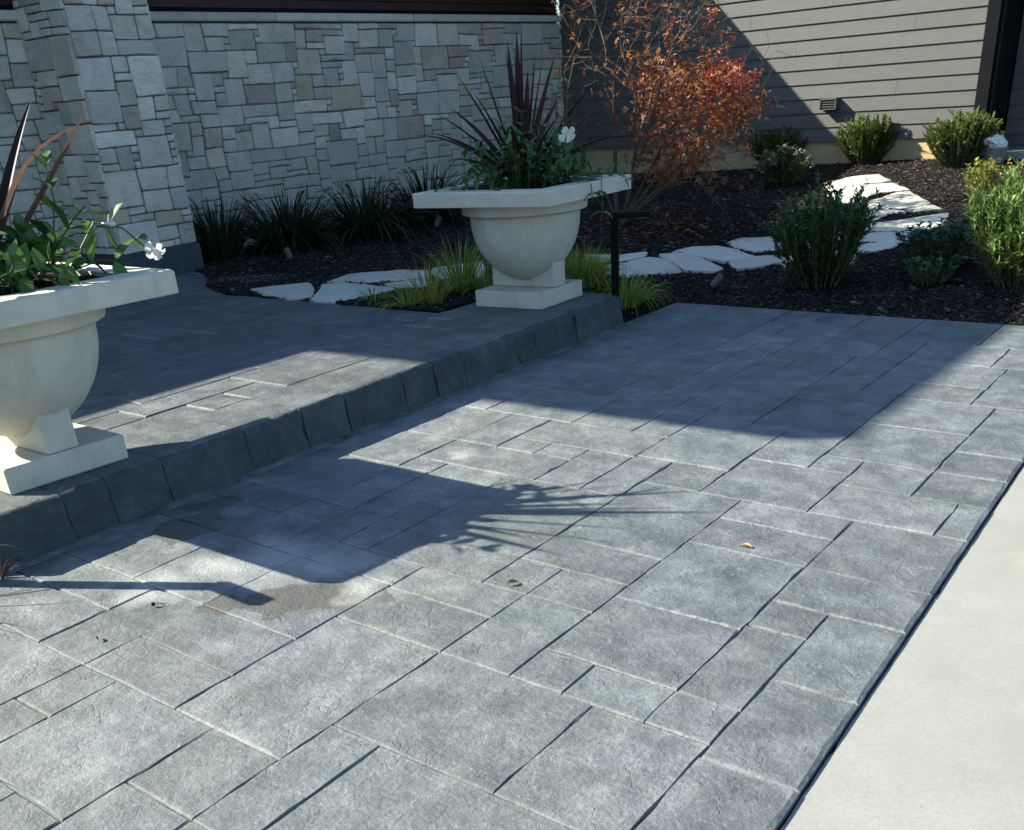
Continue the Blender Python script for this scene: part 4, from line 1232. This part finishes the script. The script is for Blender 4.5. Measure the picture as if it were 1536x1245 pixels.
SL = ZS + 0.77
random.seed(11)
far_blades = [(0.3, .02, 1.12, .055, .03, 0), (2.0, .03, 1.18, .050, .02, 0), (4.2, .05, 1.05, .05, .05, 0), (1.5, .14, .98, .048, .05, 0), (1.6, .2, .92, .05, .1, 0), (5.6, .10, 1.0, .045, .1, 0),
              (-1.5, .28, 1.02, .028, .1, 0), (-1.6, .50, .88, .05, .25, 0), (-1.4, .9, .82, .045, .6, 0), (-1.7, 1.1, .80, .04, .8, 0), (-1.2, 1.3, .95, .04, .75, 0), (-2.0, 1.5, .62, .045, 1.0, 0),
              (1.4, .75, .85, .05, .35, 0), (1.7, .95, .92, .045, .5, 0), (1.2, 1.2, .85, .045, .9, 0), (1.55, 1.5, .92, .03, .9, 0), (1.9, 1.6, .9, .025, .8, 0), (2.6, .8, .7, .045, .8, 0), (3.3, .9, .7, .045, .9, 0), (0.6, .8, .8, .045, .6, 0), (5.2, .8, .8, .045, .6, 0), (3.9, .6, .8, .045, .5, 0), (.9, .4, .95, .05, .2, 0), (2.9, .3, .8, .05, .3, 0)]
far_blades = [(q[0], q[1], q[2] * (0.84 if q[1] < .3 else 0.92), q[3] * 1.3, q[4], q[5]) for q in far_blades]
spiky_plant((FAR[0], FAR[1], SL), "dark purple spiky plant rising from the far urn", far_blades)
vine_plant((FAR[0], FAR[1], SL), FAZ, "green vine with one white trumpet flower filling the far urn", 62, 0.092, 5,
           [((0.40, -0.03, .30), (0.75, -.5, -.35), .060)],
           [[(.30, -.05, .2), (.34, .05, .4), (.36, .05, .62)], [(.1, -.2, .1), (.05, -.28, .3), (0.02, -.3, .42)], [(.35, .1, .03), (.56, .12, .02), (.575, .10, -.12), (.57, .09, -.24)], [(.3, .3, .03), (.55, .46, .03), (.575, .48, -.06)], [(.3, .0, .02), (.5, -.02, .04), (.565, -.03, .0), (.575, -.03, -.10)], [(-.2, -.3, .02), (-.35, -.42, .03), (-.45, -.48, .03)], [(.1, -.3, .02), (.05, -.48, .03), (.12, -.52, .03)]], 0.40, 0.44)
near_blades = [(1.36, .95, .90, .058, -.18, 1), (1.30, .42, .92, .045, 1.9, 1), (1.9, .7, .5, .035, .3, 1), (2.1, .5, .42, .035, .3, 1), (2.4, 1.1, .6, .05, 1.0, 0)] + \
              [(0.3, .02, 1.12, .055, .03, 0), (2.0, .05, 1.2, .050, .02, 0), (4.2, .08, 1.1, .05, .05, 0), (5.5, .15, 1.05, .05, .1, 0), (3.4, .2, 1.0, .05, .1, 0), (0.2, .35, 1.0, .04, .15, 0), (3.2, .4, 1.0, .04, .15, 0), (6.0, .6, .9, .045, .4, 0), (3.0, .7, .85, .045, .5, 0), (4.7, .6, .9, .045, .4, 0), (5.2, .9, .8, .045, .7, 0), (4.2, 1.0, .8, .045, .8, 0), (0.6, .55, .9, .045, .4, 0)]
near_blades = near_blades[:5] + [(q[0], q[1], q[2] * 0.92, q[3] * 1.3, q[4], q[5]) for q in near_blades[5:]]
spiky_plant((NEAR[0], NEAR[1], SL), "pinkish brown spiky plant arching from the near left urn", near_blades)
def near_loc(p):
    d = np.array(p, float) - np.array([NEAR[0], NEAR[1], SL]); c_, s_ = math.cos(NAZ), math.sin(NAZ)
    return (d[0] * c_ - d[1] * s_, d[0] * s_ + d[1] * c_, d[2])
runs = [[(-1.75, 4.75, 1.03), (-1.62, 4.80, 1.20), (-1.50, 4.78, 1.17), (-1.42, 4.80, 1.08)], [(-1.8, 4.7, 1.05), (-1.72, 4.69, 1.30), (-1.72, 4.68, 1.46)], [(-1.8, 4.6, 1.05), (-1.66, 4.66, 1.22), (-1.60, 4.68, 1.27)],
        [(-1.8, 4.5, 1.02), (-1.68, 4.45, 1.10), (-1.62, 4.42, 1.04)], [(-1.9, 4.4, 1.02), (-1.78, 4.32, 1.14), (-1.70, 4.25, 1.06)], [(-1.75, 4.7, 1.02), (-1.6, 4.72, 1.06), (-1.48, 4.72, 1.035)], [(-2.0, 4.3, 1.02), (-1.85, 4.2, 1.2), (-1.8, 4.15, 1.25)]]
vine_plant((NEAR[0], NEAR[1], SL), NAZ, "glossy green vine with a white flower in the near left urn", 34, 0.140, 9,
           [(near_loc((-1.385, 4.79, 1.065)), (.85, -.25, -.55), .046)], [[near_loc(q) for q in rr_] for rr_ in runs], 0.34, 0.30, 0)
root_v = bpy.data.objects.get("mandevilla.001")
mb = MB(); c0_ = Vector(near_loc((-1.56, 4.72, 1.20))); ax_ = Vector((.35, .05, -.02))
mb.tube([c0_, c0_ + ax_ * .06, c0_ + ax_ * .14, c0_ + ax_ * .2, c0_ + ax_ * .24], [.003, .004, .011, .010, .002], 6); mb.build("bud", M['petal'], root_v, True)

# ------------------------------------------------------------------ bollard lights
def bollard(loc, rz, label):
    root = empty("path_light", loc, rz); tag(root, label, "path light", "bollard path lights at the step ends")
    mb = MB(); mb.box(-0.027, 0.027, -0.027, 0.027, -0.05, 0.735, 0.003); mb.build("post", M['metal'], root)
    mb = MB(); mb.box(-0.034, 0.26, -0.036, 0.036, 0.7355, 0.772, 0.003); mb.build("arm", M['metal'], root)
    mb = MB(); mb.box(0.15, 0.245, -0.03, 0.03, 0.730, 0.735); mb.build("lens", M['vent'], root)
bollard((0.985, 7.955, 0.0), -0.25, "slim black bollard light standing in the mulch beside the far urn")
bollard((-2.15, 3.835, 0.0), -0.75, "slim black bollard light just outside the left edge by the near step")

# ------------------------------------------------------------------ grasses and shrubs in the beds
def gz(x, y): return (x, y, terr(x, y))
lg = "dark strap leaved lilies along the stone wall"
random.seed(3)
grass_clump("lily_clump", gz(-2.72, 11.75), 0.58, 0.45, 170, M['lily'], "narrow dark lily clump right beside the stone pillar", lg, "lily", 0.022, 2.2, 0.7, spread=0.4, stalks=5)
grass_clump("lily_clump", gz(-2.02, 11.95), 0.58, 0.85, 300, M['lily'], "wide dark lily clump, second from the pillar under the stone wall", lg, "lily", 0.030, 3.0, 1.0, spread=0.28, stalks=10)
grass_clump("lily_clump", gz(-1.18, 12.2), 0.58, 0.85, 300, M['lily'], "dark lily clump in the middle of the stone wall", lg, "lily", 0.030, 3.0, 1.0, spread=0.28, stalks=10)
grass_clump("lily_clump", gz(-0.55, 13.2), 0.58, 0.75, 240, M['lily'], "farthest dark lily clump, partly behind the far urn", lg, "lily", 0.030, 3.0, 1.0, spread=0.28, stalks=10)
hg = "yellow green grasses around the far urn"
grass_clump("hakone_grass", gz(-0.40, 8.16), 0.32, 0.34, 100, M['hakone'], "tall thin yellow green grass left of the far urn base", hg, bw=0.009, droop=2.4, lean=0.8)
grass_clump("hakone_grass", gz(-0.16, 8.62), 0.38, 0.40, 150, M['hakone'], "upright yellow green grass behind the far urn's left side", hg, bw=0.010, droop=2.0, lean=0.7)
grass_clump("hakone_grass", gz(-0.85, 8.48), 0.17, 0.25, 45, M['hakone'], "small low grass sprig at the end of the white flagstones", hg, bw=0.010, droop=3.0, lean=1.3)
grass_clump("hakone_grass", gz(-0.56, 8.12), 0.22, 0.3, 60, M['hakone'], "low yellow green tuft spilling onto the platform edge", hg, bw=0.010, droop=3.2, lean=1.3)
grass_clump("hakone_grass", gz(0.05, 8.55), 0.24, 0.4, 120, M['hakone'], "low spreading grass right at the back of the far urn base", hg, bw=0.010, droop=3.0, lean=1.1)
grass_clump("hakone_grass", gz(0.80, 8.62), 0.30, 0.6, 380, M['hakone'], "golden grass mound between the far urn and the black bollard", hg, bw=0.010, droop=3.0, lean=1.0)
grass_clump("hakone_grass", gz(1.10, 8.38), 0.28, 0.5, 280, M['hakone'], "grass mound drooping to the right of the black bollard", hg, bw=0.010, droop=3.4, lean=1.0)
grass_clump("dry_tuft", (-2.04, 3.86, 0.0), 0.10, 0.12, 60, M['dry'], "dry brown tuft at the left edge by the step foot", None, "dead grass", 0.006, 2.0, 0.8)
grass_clump("fountain_grass", (-2.34, 3.62, 0.0), 0.42, 0.2, 40, M['hakone'], "arching grass off the left edge, below the near urn", None, "ornamental grass", 0.008, 2.4, 0.9)

yg = "small yews along the grey siding"
random.seed(4)
shrub("yew", gz(4.05, 15.15), 0.46, 0.40, 0.35, "dark shaded yew against the foundation left of the path", "yew", M['yew'], M['bark'], 110, 0.045, 0.014, 0.012, 1.6, yg, 3, 3)
shrub("yew", gz(4.98, 14.35), 0.52, 0.40, 0.34, "sunlit spreading yew at the top of the flagstone path", "yew", M['yew'], M['bark'], 135, 0.045, 0.014, 0.012, 1.8, yg, 3, 3)
shrub("yew", gz(5.68, 13.2), 0.55, 0.43, 0.36, "sunlit yew at the siding corner beside the white bag", "yew", M['yew'], M['bark'], 140, 0.045, 0.014, 0.012, 1.8, yg, 3, 3)
hy = shrub("hydrangea", gz(3.70, 13.5), 0.42, 0.36, 0.3, "small hydrangea with pale flower heads between maple and path", "shrub", M['hyd'], M['bark'], 34, 0.075, 0.05, 0.03, 0.4, None, 2, 2)
mb = MB()
for _ in range(13):
    a = random.uniform(0, 6.28); q = random.random() ** .5
    c = Vector((math.cos(a) * q * .30 + .05, math.sin(a) * q * .25, .40 - .22 * q * q))
    for _ in range(22):
        d = rdir(-.2, 1); mb.add(*leaf4(c + d * .03, d, (0, 0, 1), .035, .032, .1))
tag(mb.build("flower_heads", M['hydf'], hy), kind='stuff')
random.seed(6)
shrub("leafy_bush", gz(2.72, 8.62), 0.72, 0.44, 0.36, "dense dark green bush in the shade in front of the flagstones", "bush", M['bush'], M['bark'], 66, 0.062, 0.026, 0.024, 1.0, None, 3, 2)
shrub("bright_bush", gz(4.00, 7.92), 0.78, 0.48, 0.44, "large sunlit green bush cut off by the right edge", "bush", M['rbush'], M['bark'], 90, 0.085, 0.028, 0.030, 0.9, None, 3, 2)
shrub("round_leaf_plant", gz(3.70, 8.72), 0.36, 0.42, 0.32, "blue green round leaved plant left of the large right bush", "perennial", M['heuch'], M['stem'], 60, 0.05, 0.045, 0.035, 0.3, None, 2, 2)
shrub("round_leaf_plant", gz(3.46, 8.28), 0.22, 0.24, 0.2, "low green plant in front of the blue green one by the patio", "perennial", M['bush'], M['stem'], 30, 0.05, 0.03, 0.035, 0.4, None, 2, 2)
shrub("yellow_shrub", gz(5.08, 11.05), 0.40, 0.30, 0.28, "small yellow green shrub in the sun right of the path", "shrub", M['yellow'], M['bark'], 36, 0.05, 0.026, 0.03, 0.7, None, 2, 2)
shrub("amber_shrub", gz(5.62, 11.1), 0.34, 0.34, 0.3, "low amber shrub at the right edge behind the large bush", "shrub", M['orange'], M['bark'], 30, 0.045, 0.022, 0.035, 0.7, None, 2, 1)

# ------------------------------------------------------------------ red maple
random.seed(21)
TB = Vector(gz(1.42, 11.45)); SC = 11.6 / 1533.0
maple = empty("japanese_maple", TB); tag(maple, "half bare red and orange maple in front of the grey siding", "tree")
def tp(px, py, dy=0.0):
    # limb points measured on the photograph, set on the tree's own upright plane
    d = w2c.T @ np.array([(px - 768) / 1533.0, (py - 1024) / 1533.0, 1.0])
    t_ = (TB.y + dy) / d[1]
    return Vector((d[0] * t_, TB.y + dy, 1.55 + d[2] * t_)) - TB
limbs = [([(927, 362, 0), (922, 250, .05), (921, 160, .05), (922, 112, .0)], .030),
         ([(930, 355, 0), (952, 230, -.1), (955, 150, -.15), (938, 95, -.2), (935, 40, -.2), (952, -30, -.2)], .018),
         ([(922, 112, 0), (905, 92, .1), (873, 76, .15), (845, 25, .2), (828, -30, .2)], .012),
         ([(910, 98, .05), (905, 60, .2), (888, 5, .3), (880, -40, .3)], .010),
         ([(922, 112, 0), (932, 78, -.1), (930, 40, -.2), (948, -5, -.3)], .011),
         ([(932, 340, 0), (962, 190, .2), (988, 110, .3), (1012, 60, .3), (1045, 18, .35), (1060, -30, .35)], .016),
         ([(934, 335, 0), (1000, 205, -.3), (1040, 140, -.45), (1068, 95, -.5), (1084, 62, -.5)], .016),
         ([(936, 330, 0), (1020, 225, .3), (1078, 140, .45), (1112, 104, .5)], .014),
         ([(936, 335, 0), (1030, 245, -.2), (1095, 188, -.3), (1140, 156, -.3)], .013),
         ([(930, 340, 0), (1000, 270, -.4), (1060, 240, -.5), (1110, 225, -.5)], .012),
         ([(924, 330, 0), (880, 240, .1), (858, 180, .2), (846, 110, .2)], .012),
         ([(926, 335, 0), (875, 275, -.2), (842, 220, -.3), (822, 190, -.3)], .010),
         ([(934, 330, 0), (985, 150, -.5), (1000, 90, -.6), (1030, 45, -.6), (1030, 5, -.6)], .012),
         ([(922, 118, 0), (965, 85, .3), (992, 40, .4), (1000, -20, .4)], .010),
         ([(940, 330, 0), (960, 300, -.6), (1010, 272, -.8), (1060, 262, -.9)], .009)]
tr, lf = MB(), MB()
ends = []
def wig(a, b, n=4, k=.025):
    return [a.lerp(b, i / n) + (Vector((random.gauss(0, k), random.gauss(0, k), random.gauss(0, k))) if 0 < i < n else Vector()) for i in range(n + 1)]
def twig(p, d, L, r, lvl):
    q = p; pp = [p.copy()]; dd = d.normalized()
    for i in range(4):
        dd = (dd + Vector((random.gauss(0, .16), random.gauss(0, .16), random.gauss(0.02, .13)))).normalized()
        q = q + dd * L / 4; pp.append(q.copy())
        if lvl > 0 and random.random() < .75:
            s_ = dd.orthogonal(); s_.rotate(Matrix.Rotation(random.uniform(0, 6.28), 3, dd))
            twig(q, dd * .8 + s_ * .75, L * random.uniform(.45, .75), r * .6, lvl - 1)
    tr.tube(pp, [r, r * .85, r * .7, r * .55, r * .35], 4, cap=False)
    ends.append((q, dd)); ends.append((pp[2], dd))
trunk_mb = MB()
for li, (pts_, r) in enumerate(limbs):
    P_ = [tp(*q) for q in pts_]
    full = []
    for a, b in zip(P_[:-1], P_[1:]): full += wig(a, b, 3, .012)[:-1]
    full.append(P_[-1])
    k = len(full)
    rad = [max(r * (1 - .78 * i / (k - 1)), .003) for i in range(k)]
    (trunk_mb if li < 1 else tr).tube(full, rad, 7 if li < 2 else 5)
    for i in range(k):
        t = i / (k - 1)
        if t > .25:
            for _ in range(2 if t > .5 else 1):
                d = (full[min(i + 1, k - 1)] - full[max(i - 1, 0)]).normalized(); s_ = d.orthogonal(); s_.rotate(Matrix.Rotation(random.uniform(0, 6.28), 3, d))
                twig(full[i], d * .6 + s_ * .8 + Vector((0, 0, .15)), random.uniform(.22, .5), .0042, 1)
trunk_mb.build("trunk", M['bark'], maple)
tr.build("branches", M['bark'], maple)
def star_leaf(mb, p, d, n, s, mi):
    """palmate maple leaf: five narrow lobes"""
    d = d.normalized(); x = d.cross(n); x = x.normalized() if x.length > 1e-3 else d.orthogonal().normalized(); n = x.cross(d)
    for ang, l in ((0, 1), (.75, .85), (-.75, .85), (1.5, .5), (-1.5, .5)):
        a = d * math.cos(ang) + x * math.sin(ang); b = n.cross(a)
        mb.add([p, p + a * s * l * .5 - b * s * .13, p + a * s * l - n * s * .15, p + a * s * l * .5 + b * s * .13], [(0, 1, 2, 3)], mi)
in_crown = inside([(962, 100), (985, 72), (1035, 82), (1078, 94), (1116, 92), (1126, 120), (1098, 140), (1146, 150), (1112, 182), (1058, 222), (1038, 260), (985, 275), (948, 255)])
def leaf_prob(p):
    q = w2c @ np.array([p.x + TB.x, p.y + TB.y, p.z + TB.z - 1.55]); X = 768 + 1533 * q[0] / q[2]; Y = 1024 + 1533 * q[1] / q[2]
    if in_crown(X, Y): dens = .50 if X > 980 else .30
    elif X > 1150 or (X > 1090 and Y < 85): dens = 0
    elif X > 960: dens = .05 if Y > 60 else .03
    elif X > 925: dens = .045
    else: dens = .018 if Y < 200 else .05
    if Y > 275: dens *= .35
    if Y < 40: dens *= .6
    return X, Y, dens
for (p, d) in ends:
    X, Y, dens = leaf_prob(p)
    kk = int(dens * 13 + random.random())
    for _ in range(kk):
        o_ = Vector((random.gauss(0, .055), random.gauss(0, .055), random.gauss(-.01, .04)))
        q = p + o_
        if X > 1050 and Y < 150: mi = random.choices((0, 1, 2), (6, 2, 2))[0]
        elif X > 960 and Y < 190: mi = random.choices((0, 1, 2), (.8, 4.5, 4))[0]
        elif X > 955: mi = random.choices((0, 1, 2), (.6, 2.4, 7))[0]
        else: mi = random.choices((0, 1, 2), (.6, 1, 5))[0]
        star_leaf(lf, q, rdir(-.7, .4), rdir(.2, 1), random.uniform(.040, .072), mi)
# low filling twigs with leaves on the lower right of the crown
for _ in range(380):
    px = random.uniform(955, 1146); py = random.uniform(100, 275)
    if not in_crown(px, py): continue
    p = tp(px, py, random.uniform(-.7, .6))
    for _ in range(random.randint(3, 8)):
        star_leaf(lf, p + Vector((random.gauss(0, .07), random.gauss(0, .07), random.gauss(0, .035))), rdir(-.6, .4), rdir(.2, 1), random.uniform(.038, .066), random.choices((0, 1, 2), (6, 2, 2) if px > 1055 and py < 145 else (0.8, 2.2, 6))[0])
ob = lf.build("leaves", [M['mred'], M['morange'], M['mbrown']], maple); tag(ob, kind='stuff')

lit = MB()
for _ in range(420):
    a_ = random.uniform(0, 6.28); q_ = abs(random.gauss(0, 1.0))
    x_, y_ = 1.9 + math.cos(a_) * q_ * 1.3, 11.3 + math.sin(a_) * q_ * 1.1
    if not in_bed(x_, y_): continue
    star_leaf(lit, Vector((x_, y_, terr(x_, y_) + .016)), Vector((random.gauss(0, 1), random.gauss(0, 1), random.gauss(0, .15))), Vector((random.gauss(0, .25), random.gauss(0, .25), 1)), random.uniform(.03, .055), random.choices((0, 1, 2), (1, 2, 7))[0])
o = lit.build("leaf_litter", [M['mred'], M['morange'], M['mbrown']]); tag(o, "brown and orange maple leaves scattered on the mulch under the tree", "leaf litter", kind='stuff')

# ------------------------------------------------------------------ small things
# crumpled white plastic bag over a grey pot
import bmesh
bx, by = 6.02, 13.02
pot = empty("nursery_pot", gz(bx, by)); tag(pot, "grey nursery pot under crumpled white plastic by the siding corner", "plant pot")
mb = MB(); mb.lathe([(0.001, 0.0), (0.10, 0.0), (0.125, 0.16), (0.132, 0.16), (0.132, 0.18), (0.115, 0.18), (0.11, 0.15), (0.001, 0.15)], 20); mb.build("tub", M['potgrey'], pot)
bm = bmesh.new(); bmesh.ops.create_icosphere(bm, subdivisions=4, radius=0.125)
for v in bm.verts:
    c = v.co.copy(); n1 = mnoise.noise(c * 9); n2 = abs(mnoise.noise(c * 22 + Vector((4, 1, 2))))
    s = 1 + .42 * n1 - .35 * n2
    v.co = Vector((c.x * s * 1.1, c.y * s * .9, c.z * s * .72))
me = bpy.data.meshes.new("plastic_bag"); bm.to_mesh(me); bm.free(); me.materials.append(M['plastic'])
bag = bpy.data.objects.new("plastic_bag", me); col.objects.link(bag); bag.location = (bx - .02, by, terr(bx, by) + 0.235)
tag(bag, "crumpled white plastic bag heaped on the grey pot by the siding corner", "plastic bag")

def spot(loc, rz, label):
    root = empty("garden_spotlight", loc, rz); tag(root, label, "spotlight", "small spotlights in the mulch")
    mb = MB(); mb.tube([(0, 0, -.03), (0, 0, .05)], .008, 8); mb.build("stake", M['metal'], root)
    mb = MB(); mb.tube([(-.04, 0, .045), (-.02, 0, .06), (.045, 0, .105), (.06, 0, .115)], [.02, .030, .034, .038], 14); mb.build("lamp_head", M['vent'], root)
spot(gz(1.93, 8.9), 0.4, "small spotlight in the mulch just behind the patio edge")
spot(gz(-1.88, 11.0), 2.0, "small spotlight in the dark mulch near the stone pillar")
spot(gz(-0.44, 12.5), 1.1, "small spotlight in the mulch left of the far urn")

def fallen(x, y, s, rz, label, z=0.004):
    v, f = leaf_geo((0, -s / 2, .004), (0, 1, .12), (0, 0, 1), s, s * .4, .25, .5)
    o = mesh_obj("fallen_leaf", v, f, M['fallen'], None, True, loc=(x, y, z)); o.rotation_euler = (0.05, 0.1, rz)
    tag(o, label, "leaf", "dry leaves fallen on the paving")
fallen(0.032, 3.418, .055, -1.1, "curled tan leaf lying in the middle of the sunlit paving")
fallen(0.924, 3.589, .05, .9, "brown leaf on the paving nearer the pale concrete walk")
fallen(-1.426, 3.222, .038, .3, "tiny orange leaf on the paving at the lower left")
mb = MB(); mb.tube([(0, 0, .005), (.02, .005, .008), (.045, .004, .005)], .0015, 4); mb.lathe([(0.0005, .0), (.006, .002), (.008, .008), (.005, .014), (.0005, .016)], 8)
o = mb.build("berry", M['soil']); o.location = (-1.30, 3.47, 0.002); tag(o, "small dark berry with its stalk on the paving at left", "berry")
